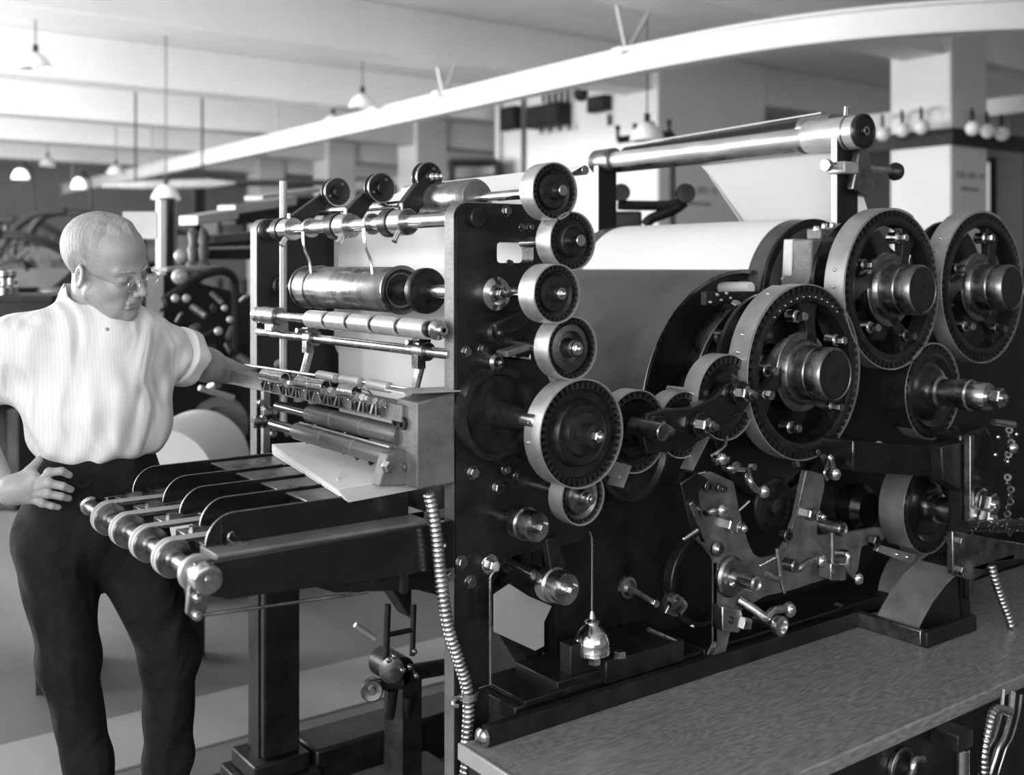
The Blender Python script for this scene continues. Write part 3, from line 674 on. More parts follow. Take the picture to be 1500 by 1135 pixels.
# top bar with three pulley arms
tb = shaft(1.29, 1.652, YF+.02, YG+.01, .0165)
def arm(pcx, pcy, ppx, ppy, rp, front=False):
    c = at(pcx, pcy, X=1.29); c.z = 1.652; Y = c.y
    q = at(ppx, ppy, Y=Y); rr = rp*scale(q)
    a = empty('pulley_arm', c); a.parent = fu; a.location = c-WL[fu.name]
    MB().ring((1.29, Y-.026, 1.652), (0, 1, 0), .031, .0165, .052, 28).build('clamp_collar', M['steel'], a)
    MB().ring((1.29, Y+.028, 1.652), (0, 1, 0), .034, .0165, .04, 28).build('clamp_collar', M['iron'], a)
    v = Vector((q.x-1.29, 0, q.z-1.652)); L = v.length; u = v.normalized(); n_ = Vector((-u.z, 0, u.x))
    C0 = Vector((1.29, 0, 1.652)); pts = []
    w0, w1 = .026, .015
    for s_, k, w_ in ((1, 0.02, w0), (1, L, w1)): pts.append(C0+u*k+n_*w_*s_)
    for t in (.5, 0, -.5): pts.append(C0+u*(L+w1*math.cos(t*PI*.9))+n_*w1*math.sin(t*PI*.9)) if t == 0 else None
    for s_, k, w_ in ((-1, L, w1), (-1, 0.02, w0)): pts.append(C0+u*k+n_*w_*s_)
    MB().prism([(p.x, p.z) for p in pts], Y+.002, Y+.028).build('arm_bar', M['iron'], a, bev=.003)
    yy = Y+.03 if front else Y-.004
    MB().lathe((q.x, yy, q.z), AX, [(rr*.9, -.004), (rr, 0), (rr, .004), (rr*.86, .006), (rr*.86, .014), (rr, .016), (rr, .020), (rr*.92, .024), (rr*.42, .020), (rr*.40, .032), (rr*.34, .034), (.0001, .034)], 36).build('pulley', M['gearm'], a)
    MB().ring((q.x, yy-.022, q.z), AX, rr*1.02, rr*.93, .004, 36).build('pulley_rim', M['steel'], a)
    for t in (1.0, 3.6): MB().cyl((q.x+rr*.66*math.cos(t), yy-.02, q.z+rr*.66*math.sin(t)), (q.x+rr*.66*math.cos(t), yy-.026, q.z+rr*.66*math.sin(t)), .004, 10, .0003).build('screw', M['dsteel'], a)
    if front:
        for k, r_ in ((0, .010), (1, .008), (2, .0065)): MB().sphere((q.x+.006*k, Y-.004-.012*k, q.z), r_, 12).build('end_cap', M['bright'], a)
    e = Vector((1.29, Y-.015, 1.652))
    MB().cyl(e+Vector((-.02, 0, -.024)), e+Vector((-.034, -.004, -.046)), .0075, 12).build('thumb_screw', M['bright'], a)
    MB().cyl(e+Vector((.0, .02, .03)), e+Vector((0, .02, .044)), .005, 12).build('set_screw', M['steel'], a)
    return a
arm(425, 334, 488, 282, 21); arm(508, 330, 551, 276, 22); arm(590, 326, 631, 259, 22, True)
for x_ in (455, 545):
    p = at(x_, 331, X=1.29); MB().ring((1.29, p.y-.006, 1.652), (0, 1, 0), .026, .0165, .012, 26).build('spring_collar', M['steel'], fu)
    e = at(x_+(12 if x_ == 455 else 10), 402, X=1.315); e.y = p.y
    path = bez([Vector((1.266, p.y, 1.655)), Vector((1.270, p.y, 1.60)), Vector((1.285, p.y, 1.565)), Vector((1.29, p.y, 1.53))], 5)
    MB().sheet([(q.x, q.z) for q in path], p.y-.006, p.y+.006, .0015).build('holding_tape', M['steel'], fu)
# big metal drum with flanges
zd = at(583, 427, X=1.335).z; y_n = at(588, 427, X=1.335).y; y_f = at(453, 418, X=1.335).y; zd2 = at(447, 418, X=1.335).z
zd = (zd+zd2)/2; Rd = 34*scale((1.335, y_n, zd))
dr = MB().lathe((1.335, y_n, zd), (0, 1, 0), [(Rd*.42, .004), (Rd*.95, .0), (Rd, .004), (Rd, y_f-y_n-.006), (Rd*.9, y_f-y_n)], 48).build('roller_drum', M['brass'], fu)
for y in (y_n-.004, y_f+.0, y_f-.075): MB().ring((1.335, y, zd), (0, 1, 0), Rd*1.07, Rd*.9, .006, 48).build('flange', M['dsteel'], dr)
MB().lathe((1.335, y_n+.002, zd), AX, [(Rd*.98, 0), (Rd*.9, .004), (Rd*.5, -.006), (Rd*.42, -.004), (Rd*.38, .03), (.02, .032)], 40).build('drum_end', M['gearm'], dr)
shaft(1.335, zd, YF+.03, YG, .0155, name='drum_shaft')
p = at(622, 427, X=1.335); MB().lathe((1.335, p.y-.012, zd), (0, 1, 0), [(.02, -.03), (.024, -.006), (Rd*.9, -.004), (Rd*.96, 0), (Rd*.96, .014), (Rd*.6, .02), (.02, .03)], 44).build('disc_wheel', M['gearm'], fu)
MB().ring((1.335, YF+.05, zd), (0, 1, 0), .034, .016, .03, 6).build('shaft_collar', M['band'], fu)
MB().lathe((1.335, YG, zd), AX, [(.036, 0), (.036, .01), (.03, .014), (.03, .03), (.018, .034)], 30).build('bearing_boss', M['iron'], fu)
MB().lathe((1.29, YG, 1.652), AX, [(.032, 0), (.032, .008), (.026, .012), (.018, .014)], 30).build('bearing_boss', M['iron'], fu)
# banded cloth roller in front of the plates
XR_ = 1.225
zr = (at(640, 484, X=XR_).z+at(430, 464, X=XR_).z)/2
ya, yb = at(643, 484, X=XR_).y, at(452, 467, X=XR_).y
sec = np.linspace(yb, ya+.03, 6)
br = shaft(XR_, zr, ya-.02, at(372, 460, X=XR_).y, .011, 'steel', 'roller_shaft')
for i in range(5): MB().cyl((XR_, sec[i]-.009, zr), (XR_, sec[i+1]+.009, zr), .0225, 28, .003).build('metal_band', M['satin'], br)
MB().cyl((XR_, sec[-1], zr), (XR_, sec[0], zr), .0175, 24).build('dark_core', M['gearm'], br)
p = at(395, 463, X=XR_); MB().cyl((XR_, p.y-.06, zr), (XR_, p.y+.035, zr), .024, 24, .003).build('bearing_sleeve', M['dsteel'], br)
MB().cyl((XR_, p.y+.04, zr), (XR_, p.y+.055, zr), .021, 24, .003).build('knob_collar', M['steel'], br)
MB().lathe((XR_, p.y+.058, zr), (0, 1, 0), [(.014, 0), (.021, .004), (.023, .018), (.014, .028), (.0001, .03)], 24).build('end_knob', M['steel'], br)
MB().box((XR_+.02, p.y, zr-.03), (.05, .05, .03)).build('bearing_foot', M['dsteel'], br, bev=.004)
MB().lathe((XR_, ya+.012, zr), AX, [(.020, 0), (.022, .003), (.022, .010), (.012, .014), (.010, .03), (.005, .032)], 24).build('end_nut', M['steel'], br)
# guide rod with clamps
XG_ = 1.262; zg = (at(640, 520, X=XG_).z+at(420, 488, X=XG_).z)/2
gr = shaft(XG_, zg, YB_-.02, YG, .0115, name='guide_rod')
for x_ in (457, 620):
    p = at(x_, 500, X=XG_)
    cl = MB().ring((XG_, p.y-.02, zg), (0, 1, 0), .021, .0115, .04, 20).box((XG_-.012, p.y, zg-.022), (.02, .026, .03)).box((XG_-.005, p.y, zg+.022), (.03, .03, .012)).build('rod_clamp', M['dsteel'], gr)
    MB().cyl((XG_-.02, p.y-.01, zg+.02), (XG_-.05, p.y-.012, zg+.022), .006, 10).build('clamp_screw', M['bright'], gr)
    MB().tube([(XG_, p.y+.01, zg-.03), (XG_-.015, p.y+.015, zg-.09), (XG_-.05, p.y+.01, zg-.13)], .011, 10).build('finger', M['dsteel'], gr)
# white standing rod
p = at(415, 300, Y=2.82); zt = at(415, 265, Y=2.82).z
MB().cyl((p.x, 2.82, 1.1), (p.x, 2.82, zt), .0105, 16).build('white_rod', M['light'], fu)
# more bars lower down inside
shaft(1.56, 1.15, YB_, YG, .03, 'gloss'); shaft(1.36, .92, YB_, YG, .03, 'gloss')
MB().bb(1.47, 1.50, YB_, YG, .80, 1.02).build('cross_stay', M['iron'], fu, bev=.01)

# ---- numbering box and bar in front of the frame
XN = 1.165
nb = MB().prism([(1.163, 1.094), (1.256, 1.094), (1.256, 1.285), (1.163, 1.272)], 1.885, 1.965).build('numbering_box', M['cast'], fu, bev=.004)
MB().prism([(1.10, 1.100), (1.165, 1.094), (1.165, 1.17), (1.12, 1.165)], 1.93, 1.965).build('box_lug', M['cast'], nb, bev=.003)
MB().sheet([(1.13, 1.292), (1.30, 1.286)], 1.88, 1.96, .003).build('blade', M['light'], nb)
for (x, y, r) in ((581, 618, .014), (590, 620, .014), (575, 680, .011), (590, 684, .010)):
    p = at(x, y, X=1.158); mb = MB().lathe((1.160, p.y, p.z), (-1, 0, 0), [(r, 0), (r, .006), (r*.6, .006), (r*.6, -.004), (.0001, -.004)], 22).build('bearing_hole', M['gearm' if y < 650 else 'steel'], nb)
bolt(fu, 568, 683, 1.90, .012, m='bright')
yA, yE = 1.93, 2.62
bar = MB().prism([(XN-.012, 1.226), (XN+.035, 1.226), (XN+.035, 1.262), (XN-.012, 1.262)], yA, YG-.03).build('numbering_bar', M['cast'], fu, bev=.002)
nk = 0
for i in range(34):
    y = yA+.06+i*(yE-yA-.06)/34; big = i in (8, 16, 20, 28, 31)
    r = random.uniform(.006, .009)
    if big:
        MB().ring((XN-.006, y-.004, 1.268), (-.25, 1, .02), .0165, .0135, .05, 22).build('hollow_tube', M['steel'], bar)
        continue
    MB().cyl((XN-.02-(.004 if big else 0), y, 1.262+(.012 if big else 0)+random.uniform(-.004, .004)), (XN-.014, y+.012+(.03 if big else 0), 1.262+(.012 if big else 0)), r, 16, .0015).build('numbering_wheel' if big else 'type_stud', M['dsteel' if i % 3 else 'cast'], bar)
    if not big:
        MB().box((XN-.018, y+.008, 1.243), (.012, .007, .022), 0, .3*((i % 3)-1)).build('type_slug', M['steel' if i % 2 else 'dsteel'], bar)
        MB().tube(bez([(XN-.014, y+.001, 1.250), (XN-.017, y+.006, 1.256), (XN-.017, y+.010, 1.248), (XN-.014, y+.015, 1.254)], 3), .002, 6).build('raised_scroll', M['steel'], bar)
for i in (1, 3): MB().tube(bez([(XN-.01, yE-.1-i*.12, 1.265), (XN-.0, yE-.12-i*.12, 1.278), (XN+.02, yE-.13-i*.12, 1.272), (XN+.03, yE-.13-i*.12, 1.262)], 4), .0022, 8).build('spring_clip', M['steel'], bar)
for i, y in enumerate((2.05, 2.18, 2.3)): MB().cyl((XN+.03, y, 1.285), (XN+.03, y+.09, 1.285), .012, 16).build('small_roller', M['light'], bar)
MB().tube([(XN+.03, yA+.02, 1.29), (XN+.035, YG-.05, 1.275)], .004, 8).build('tie_wire', M['steel'], bar)
# inking rollers (numbering)
for (xx, y0, y1, z, r, segs) in ((1.165, 1.955, 2.38, 1.195, .021, 3), (1.150, 1.95, 2.42, 1.150, .021, 3)):
    rr = MB().cyl((xx, y0, z), (xx, y1, z), r, 26, .006).build('numbering_roller', M['copper'], fu)
    for i in range(1, 3): MB().ring((xx, y0+(y1-y0)*i/3, z), (0, 1, 0), r+.0008, r-.002, .008, 26).build('pale_band', M['cast'], rr)
    MB().cyl((xx, y1-.01, z), (xx, 2.56, z), .013, 18).build('spindle', M['gloss'], rr)
MB().cyl((1.14, 1.955, 1.173), (1.14, 2.38, 1.176), .003, 8, 0).build('wire', M['bright'], fu)
# far-side bracket of the numbering unit
YQ = 2.84
def pq(l): return [XZ(x, y, YQ) for x, y in l]
MB().prism(pq([(386, 556), (392, 548), (440, 556), (440, 570), (400, 566), (397, 572), (397, 670), (386, 672)]), YQ, YQ+.02).build('bracket_frame', M['oily'], fu, bev=.003)
for (x, y, r, L_) in ((402, 605, .020, .05), (388, 617, .018, .07)):
    p = at(x, y, Y=YQ); MB().lathe((p.x, YQ, p.z), (-1, 0, 0), [(r*.5, -.05), (r*.5, 0), (r, 0), (r, .012), (r*.8, .014), (r*.8, .020), (r, .022), (r, .03), (r*.6, .036), (.0001, .036)], 20).build('adjusting_knob', M['dsteel'], fu)
for (x, y) in ((400, 635), (421, 634), (381, 590), (412, 577)): bolt(fu, x, y, YQ, .009, m='steel')
for (x, y) in ((437, 584), (458, 587)): 
    p = at(x, y, Y=2.8); MB().box(p, (.02, .02, .018)).build('set_block', M['light'], fu, bev=.002)
MB().prism(pq([(376, 675), (450, 640), (520, 640), (520, 660), (380, 700)]), 2.60, 2.84).build('under_frame', M['gloss'], fu, bev=.004)
for (x0, y0, x1, y1) in ((468, 606, 450, 650), (505, 625, 503, 648)):
    MB().tube([at(x0, y0, X=1.22), at(x1, y1, X=1.20)], .004, 8).build('guide_finger', M['steel'], fu)
for i in range(3):
    p = at(530+i*20, 660+i*8, X=1.22); MB().tube(bez([p, p+Vector((-.02, 0, .015)), p+Vector((-.05, 0, .0))], 5), .006, 8).build('curved_finger', M['gloss'], fu)

# ---- feet and lower far-side beam
ft = MB()
for k, (s_, z0, z1) in enumerate(((.14, 0, .06), (.11, .06, .10), (.085, .10, .15))): ft.bb(1.31-s_, 1.31+s_, 2.93-s_, 2.93+s_, z0, z1)
ft.build('stepped_foot', M['iron'], fu, bev=.006)
MB().bb(1.265, 1.375, 2.87, 2.99, .15, .98).build('leg_post', M['iron'], fu, bev=.006)
MB().bb(1.42, 2.2, 2.86, 3.02, 0, .14).build('sole_beam', M['iron'], fu, bev=.01)
# arched under-body
arch = [(.98, .99), (1.60, .99), (1.60, .55), (1.50, .70), (1.40, .78), (1.25, .84), (1.05, .87), (.98, .90)]
MB().prism(arch, 2.02, 2.10).build('arched_stay', M['iron'], fu, bev=.005)
MB().prism(arch, 2.62, 2.70).build('arched_stay', M['iron'], fu, bev=.005)

# ---- paper web running through the folding unit
wb = empty('paper_web', (1.55, 2.4, 1.1), 'white web of paper coming down between the side plates of the folding unit', 'paper')
MB().sheet([(1.50, 1.10), (1.495, 1.5), (1.50, 1.66), (1.505, 1.664)], 1.94, 2.865, .0015).build('hanging_web', M['paper'], wb)
MB().sheet([(1.505, 1.664), (1.62, 1.735), (1.75, 1.80)], 2.05, 2.865, .0015).build('sloping_web', M['paper'], wb)
MB().cyl((1.757, 2.05, 1.79), (1.757, 2.92, 1.79), .012, 16).build('turning_rod', M['steel'], wb)

# ================================================================ delivery table
dt = empty('delivery_table', (1.0, 2.15, .95), 'black delivery table with belts over pulleys and five round-nosed fences', 'table')
zt = 1.018
MB().prism([(.70, zt), (1.255, zt), (1.255, zt-.10), (.76, zt-.075), (.70, zt-.05)], 1.885, 1.905).build('side_board', M['gloss'], dt, bev=.003)
MB().bb(.745, 1.20, 1.90, 1.985, zt-.01, zt+.006).build('table_rail', M['cast'], dt, bev=.002)
MB().prism([(.74, zt), (1.26, zt), (1.26, zt-.10), (.78, zt-.075), (.74, zt-.05)], 2.56, 2.58).build('side_board', M['gloss'], dt, bev=.003)
for k, y in enumerate((2.01, 2.115, 2.25, 2.385, 2.52)):
    MB().bb(.755, 1.24, y-.03, y+.03, zt-.01, zt+.004).build('slat', M['dsteel' if k else 'gloss'], dt, bev=.0015)
    if k: MB().box((.79, y, zt+.008), (.03, .02, .008)).build('slat_clip', M['steel'], dt)
zb = .992; xr_ = .715
MB().cyl((xr_, 1.90, zb), (xr_, 2.60, zb), .016, 24).build('belt_roller', M['dsteel'], dt)
MB().lathe((xr_, 2.60, zb), (0, 1, 0), [(.012, 0), (.022, .004), (.022, .02), (.012, .028), (.0001, .03)], 20).build('end_knob', M['steel'], dt)
el = MB().lathe((xr_, 1.905, zb), AX, [(.014, -.01), (.018, 0), (.018, .010), (.027, .012), (.0275, .034), (.026, .044), (.022, .046), (.008, .045), (.007, .05), (.0001, .051)], 36).build('end_wheel', M['steel'], dt)
MB().ring((xr_, 1.915, zb), (0, 1, 0), .034, .020, .012, 32).build('bearing_ring', M['band'], el)
for y in (2.05, 2.185, 2.32, 2.455):
    pl = MB().lathe((xr_, y-.02, zb), (0, 1, 0), [(.016, -.006), (.020, 0), (.034, .002), (.036, .005), (.033, .008), (.033, .032), (.036, .035), (.034, .038), (.020, .040), (.016, .046)], 36).build('belt_pulley', M['dsteel'], dt)
    for dy in (.0065, .0225):
        loop = [(xr_+.0345*math.cos(t), zb+.0345*math.sin(t)) for t in np.linspace(PI*1.5, PI*.5, 18)]+[(1.22, zb+.033)]
        MB().sheet(loop, y-.02+dy, y-.02+dy+.012, .0022).build('canvas_belt', M['belt'], pl)
    MB().hexnut((xr_, y+.028, zb+.016), (0, 0, 1), .006, .006).build('set_screw', M['bright'], pl)
# end bracket and tie rod
MB().prism([(.690, .99), (.728, .99), (.722, .93), (.700, .915), (.685, .93)], 1.888, 1.90).build('end_bracket', M['dsteel'], dt, bev=.002)
for z in (.957, .925): MB().lathe((.703, 1.888, z), AX, [(.009, 0), (.009, .006), (.006, .008), (.0055, .014), (.0001, .015)], 16).build('lock_nut', M['steel'], dt)
MB().tube([(.703, 1.885, .925), (1.05, 1.885, .905)], .0035, 8).build('tie_rod', M['dsteel'], dt)
def fence(y, x0, x1, h, lab=None, m='gloss'):
    z0 = zt+.006
    o = [(x0, z0)]+[(x0+h*.95-h*.95*math.cos(t), z0+h*math.sin(t)) for t in np.linspace(.05, PI/2, 9)]+[(x1, z0+h), (x1, z0)]
    f_ = MB().prism(o, y-.0015, y+.0015).build('fence', M[m], dt)
    MB().tube([(p[0], y, p[1]) for p in o[1:-1]], .0016, 6).build('fence_edge', M['dsteel'], f_)
    if lab: tag(f_, lab)
    MB().bb(x0+.04, x0+.075, y-.022, y-.001, z0-.002, z0+.004).build('fence_foot', M['dsteel'], f_)
    return f_
f5 = fence(1.965, .748, 1.19, .058, 'nearest fence, with a hooked wire latch')
fence(2.119, .795, 1.10, .055); fence(2.249, .800, 1.10, .055); fence(2.388, .812, 1.10, .055); fence(2.545, .795, 1.16, .055)
MB().tube(bez([(.80, 1.955, zt+.022), (.796, 1.95, zt+.030), (.788, 1.948, zt+.028), (.786, 1.948, zt+.018), (.795, 1.947, zt+.010)], 5), .0025, 8).build('latch_hook', M['steel'], f5)
MB().bb(.782, .812, 1.945, 1.963, zt+.006, zt+.012).build('latch_base', M['dsteel'], f5)
MB().bb(.775, .778, 1.958, 1.9635, zt+.006, zt+.055).build('fence_clip', M['gearm'], f5)
for (y0, y1) in ((1.985, 2.105), (2.125, 2.235), (2.262, 2.372), (2.40, 2.53)):
    b_ = MB().bb(.985, 1.17, y0, y1, zt+.006, zt+.052).build('stop_block', M['gloss'], dt, bev=.002)
    MB().bb(.975, 1.175, y0, y1, zt+.052, zt+.057).build('block_plate', M['dsteel'], b_, bev=.0015)
# support brackets under the table
MB().bb(1.12, 1.15, 2.0, 2.5, .88, zt-.015).build('cross_rail', M['iron'], dt, bev=.003)
bk = MB().prism([(1.155, .975), (1.235, .975), (1.235, .955), (1.175, .955), (1.17, .87), (1.155, .87)], 1.93, 1.945).build('shelf_bracket', M['iron'], dt, bev=.002)
p = at(578, 795, Y=1.92); MB().cyl((p.x, 1.92, p.z-.04), (p.x, 1.92, p.z+.035), .006, 12).build('adjusting_screw', M['steel'], bk)
MB().hexnut((p.x, 1.92, p.z-.045), (0, 0, 1), .012, .012).build('nut', M['dsteel'], bk); MB().hexnut((p.x, 1.92, p.z+.025), (0, 0, 1), .012, .012).build('nut', M['dsteel'], bk)
MB().tube([at(600, 783, Y=1.91), at(652, 800, Y=1.88)], .006, 8).build('stay_rod', M['steel'], bk)

# ---- pile of folded sheets
ps = empty('paper_stack', (1.13, 2.18, zt+.058), 'pile of white printed sheets lying at the back of the delivery table', 'paper')
n = 17
for i in range(n):
    z = zt+.0575+i*.0016; k = (n-1-i)/n
    q = [(1.014+.02*k, 1.945-.010*k), (1.222+.02*k, 1.975-.010*k), (1.313, 2.50), (1.142, 2.545)]
    j = random.uniform(-.002, .002)
    MB().prism([(x+j, y+j) for x, y in q], z, z+.0011, axis='Z').build('sheet', M['paper'], ps)
MB().tube([at(494, 703, Z=zt+.086), at(500, 692, Z=zt+.090)], .0016, 6).build('turned_corner', M['paper'], ps)
# ================================================================ printing unit (big gears, cylinders)
pu = empty('printing_unit', (2.6, 2.4, 0), 'large black printing unit with three spoked gear wheels and a paper-wrapped cylinder', 'press')
Y0, Y1 = 2.00, 2.06
# side frames
o = [(1.62, .60), (4.3, .60), (4.3, 1.50), (3.5, 1.56), (3.15, 1.50), (2.95, 1.62), (2.70, 1.60), (2.55, 1.55), (2.50, 1.30), (2.25, 1.22), (2.05, 1.10), (1.90, 1.10), (1.75, 1.18), (1.62, 1.18)]
MB().prism(rounded(o, .04), Y0, Y1).build('side_frame', M['iron'], pu, bev=.005)
MB().prism(rounded([(1.98, .60), (4.3, .60), (4.3, 1.50), (2.9, 1.50), (2.6, 1.45), (2.5, 1.3), (1.98, 1.1)], .04), 2.95, 3.0).build('side_frame', M['iron'], pu, bev=.005)
MB().bb(1.96, 4.3, 1.84, 3.02, .575, .61).build('bed_plate', M['iron'], pu, bev=.004)
MB().bb(1.38, 1.955, 1.84, 2.03, .575, .61).build('bed_tongue', M['iron'], pu, bev=.004)
MB().bb(1.98, 4.3, 1.90, 3.0, 0, .575).build('pedestal', M['iron'], pu, bev=.01)
for x, z, r in ((1.9, .95, .03), (2.6, 1.0, .03), (3.3, 1.1, .04), (3.8, 1.3, .04), (2.3, .8, .03)):
    MB().cyl((x, Y1, z), (x, 2.95, z), r, 16).build('cross_shaft', M['gloss'], pu)
# large blanket cylinder (dark curved cover)
cc = at(1085, 600, Y=2.10); Rc = 205*scale(cc)
L_ = 2.93-2.09
cv = MB().lathe((cc.x, 2.09, cc.z), (0, 1, 0), [(Rc-.006, 0), (Rc-.002, -.001), (Rc, .002), (Rc, L_-.002), (Rc-.006, L_), (Rc-.006, 0)], 72, PI*0, 2*PI).build('blanket_cylinder', M['fabric'], pu)
tag(cv, 'large cylinder covered with dull dark grey sheet')
MB().ring((cc.x, 2.088, cc.z), (0, 1, 0), Rc+.001, Rc-.010, .004, 90).build('cylinder_edge', M['dsteel'], cv)
for ro, ri, y, m in ((.315, .300, 2.015, 'dsteel'), (.262, .245, 1.985, 'gearm')):
    MB().ring((cc.x+.02, y, cc.z+.02), (0, 1, 0), ro, ri, .05, 72).build('inner_ring', M[m], cv)
MB().lathe((cc.x, 2.12, cc.z), AX, [(Rc-.008, 0), (Rc-.03, .0), (Rc-.03, -.03), (.1, -.03), (.08, .1), (.05, .1)], 56).build('cylinder_head', M['iron'], cv)
p0 = at(1100, 422, Y=2.04)
MB().cyl((p0.x, 2.04, p0.z), (p0.x, 2.62, p0.z), 9*scale(p0), 24, .001).build('white_core', M['paper'], pu)
# riveted clamp bars seen inside
for i, (x, y) in enumerate(((1040, 443), (1056, 440), (1070, 437), (1095, 444), (1112, 443), (1050, 432), (1064, 430))):
    MB().sphere(at(x, y, Y=1.99), .0055, 8).build('rivet', M['bright'], pu)
a, b = at(1035, 447, Y=2.0), at(1120, 442, Y=2.0); MB().prism([(a.x, a.z), (b.x, b.z), (b.x, b.z+.03), (a.x, a.z+.035)], 2.0, 2.02).build('clamp_bar', M['gearm'], pu)
p = at(1054, 500, Y=1.96); MB().hexnut(p, (-.3, -.2, 1), .014, .03).cyl(p, p+Vector((.01, .01, -.05)), .008, 12).build('lock_bolt', M['steel'], pu)
MB().hexnut(at(1076, 452, Y=1.97), (-.2, -.6, 1), .016, .02).build('lock_bolt', M['steel'], pu)
# paper-wrapped cylinder
pc = at(1178, 437, Y=2.10); Rp = 115*scale(pc)
cy = MB().lathe((pc.x, 2.06, pc.z), (0, 1, 0), [(Rp-.03, .0), (Rp-.004, 0), (Rp, .006), (Rp, .90), (Rp-.01, .905)], 72).build('impression_cylinder', M['copper'], pu)
MB().lathe((pc.x, 2.066, pc.z), AX, [(Rp-.028, 0), (Rp-.034, -.03), (Rp-.04, -.03), (.12, -.05), (.09, .02), (.05, .02)], 56).build('cylinder_head', M['gearm'], cy)
MB().ring((pc.x, 2.058, pc.z), (0, 1, 0), Rp+.002, Rp-.022, .012, 72).build('end_ring', M['iron'], cy)
pw = MB().lathe((pc.x, 2.125, pc.z), (0, 1, 0), [(Rp+.001, 0), (Rp+.0035, 0), (Rp+.0035, .75), (Rp+.001, .75), (Rp+.001, 0)], 80).build('wrapped_paper_sheet', M['paper'])
tag(pw, 'white paper web wrapped over the upper cylinder behind the dark curved one', 'paper')
for (x, y) in ((1162, 352), (1150, 390), (1152, 404), (1146, 408)): MB().sphere(at(x, y, Y=2.05), .006, 8).build('screw_head', M['steel'], cy)
# bearing box between cylinder and gear
a0 = at(1190, 425, Y=1.95)
def pX(l, Y): return [XZ(x, y, Y) for x, y in l]
bb_ = MB().prism(pX([(1190, 350), (1222, 350), (1222, 440), (1205, 470), (1150, 470), (1172, 440), (1188, 400)], 1.93), 1.93, 2.02).build('bearing_box', M['cast'], pu, bev=.004)
MB().prism(pX([(1160, 350), (1192, 350), (1188, 395), (1175, 428), (1155, 440)], 2.0), 1.995, 2.03).build('box_flare', M['light'], bb_, bev=.003)
for (x, y, w_) in ((1200, 343, .05), (1216, 340, .03)): p = at(x, y, Y=1.97); MB().box(p, (w_, .05, .03)).build('cap_block', M['cast'], bb_, bev=.003)
for (x, y) in ((1196, 338), (1208, 334), (1220, 333)): MB().hexnut(at(x, y, Y=1.96), (0, 0, 1), .009, .014).build('nut', M['steel'], bb_)

# ---------------- spoked gears
def big_gear(px, py, rpx, Y=1.80, lab=None, rot=0, ga=(PI*.33, PI*1.12)):
    c = at(px, py, Y=Y); R = rpx*scale(c); ri = R*.815; th = .045
    g = gear_ring(c, R-.003, ri, Y, Y+th, 62, .015).build('spoked_gear', M['gearm'], pu)
    if lab: tag(g, lab)
    MB().lathe((c.x, Y, c.z), AX, [(R-.021, -.002), (R-.021, .0045), (R-.026, .006), (ri+.005, .006), (ri, .003), (ri, -.004), (R-.021, -.002)], 72).build('rim_face', M['gearm'], g)
    MB().ring((c.x, Y-.003, c.z), (0, 1, 0), R+.002, R-.001, .052, 80).build('guard_edge', M['band'], g)
    # heavier pale guard segment
    s_ = MB().ring((c.x, Y-.003, c.z), (0, -1, 0), R+.006, R+.002, -.072, 36, *(PI-ga[1], PI-ga[0])) if False else MB()
    vs = []; n = 32
    for i in range(n+1):
        t = ga[0]+(ga[1]-ga[0])*i/n
        for rr, y in ((R+.002, Y-.003), (R+.006, Y-.003), (R+.006, Y+.060), (R+.002, Y+.060)): vs.append((c.x+rr*math.cos(t), y, c.z+rr*math.sin(t)))
    fs = [(i*4+k, i*4+(k+1) % 4, i*4+4+(k+1) % 4, i*4+4+k) for i in range(n) for k in range(4)]+[(0, 1, 2, 3), (n*4+3, n*4+2, n*4+1, n*4)]
    gb = MB().add(vs, fs).build('guard_band', M['band'], g)
    for t in (ga[0]+.25, ga[1]-.42, ga[1]-.62): MB().sphere((c.x+(R+.006)*math.cos(t), Y+.03, c.z+(R+.006)*math.sin(t)), .006, 8, .8).build('rivet', M['bright'], g)
    # curved spokes
    for k in range(3):
        a = rot+2*PI*k/3; L, Rr = [], []
        for i in range(11):
            t = i/10; r = .055+(ri+.008-.055)*t; aa = a+.55*math.sin(t*PI*.55); w_ = .020+.030*abs(t-.45)**1.6*2.2
            nx, nz = -math.sin(aa), math.cos(aa); x_, z_ = c.x+r*math.cos(aa), c.z+r*math.sin(aa)
            L.append((x_+nx*w_, z_+nz*w_)); Rr.append((x_-nx*w_, z_-nz*w_))
        MB().prism(L+Rr[::-1], Y+.008, Y+.034).build('spoke', M['gearm'], g, bev=.004)
    for k in range(5):
        t = rot+.9+k*2*PI/5; rr = R*.66
        p = Vector((c.x+rr*math.cos(t), Y-.006, c.z+rr*math.sin(t)))
        mb = MB().cyl((p.x, Y+.03, p.z), (p.x, Y-.002, p.z), .017, 20).hexnut((p.x, Y-.002, p.z), AX, .0125, .026, t)
        mb.build('rim_bolt', M['steel'] if k % 2 == 0 else M['dsteel'], g)
    # back plate and hub
    MB().lathe((c.x, Y+.13, c.z), AX, [(R*.90, 0), (R*.90, .012), (R*.30, .012), (R*.30, .0), (R*.90, 0)], 56).build('back_plate', M['gloss'], g)
    MB().lathe((c.x, Y, c.z), AX, [(.088, -.055), (.088, -.01), (.080, .004), (.072, .006), (.070, .042), (.0695, .044), (.068, .046), (.068, .050), (.070, .052), (.070, .088), (.066, .094), (.063, .0945), (.060, .092), (.0001, .092)], 56).build('hub', M['dsteel'], g)
    MB().lathe((c.x, Y-.0925, c.z), AX, [(.0595, 0), (.0595, .0015), (.006, .0015), (.005, -.002), (.0001, -.002)], 40).build('hub_face', M['gearm'], g)
    MB().ring((c.x, Y+.02, c.z), AX, .105, .080, .012, 48).build('hub_flange', M['dsteel'], g)
    MB().cyl((c.x, Y, c.z), (c.x, 2.95, c.z), .05, 26).build('shaft', M['steel'], g)
    return g, c, R
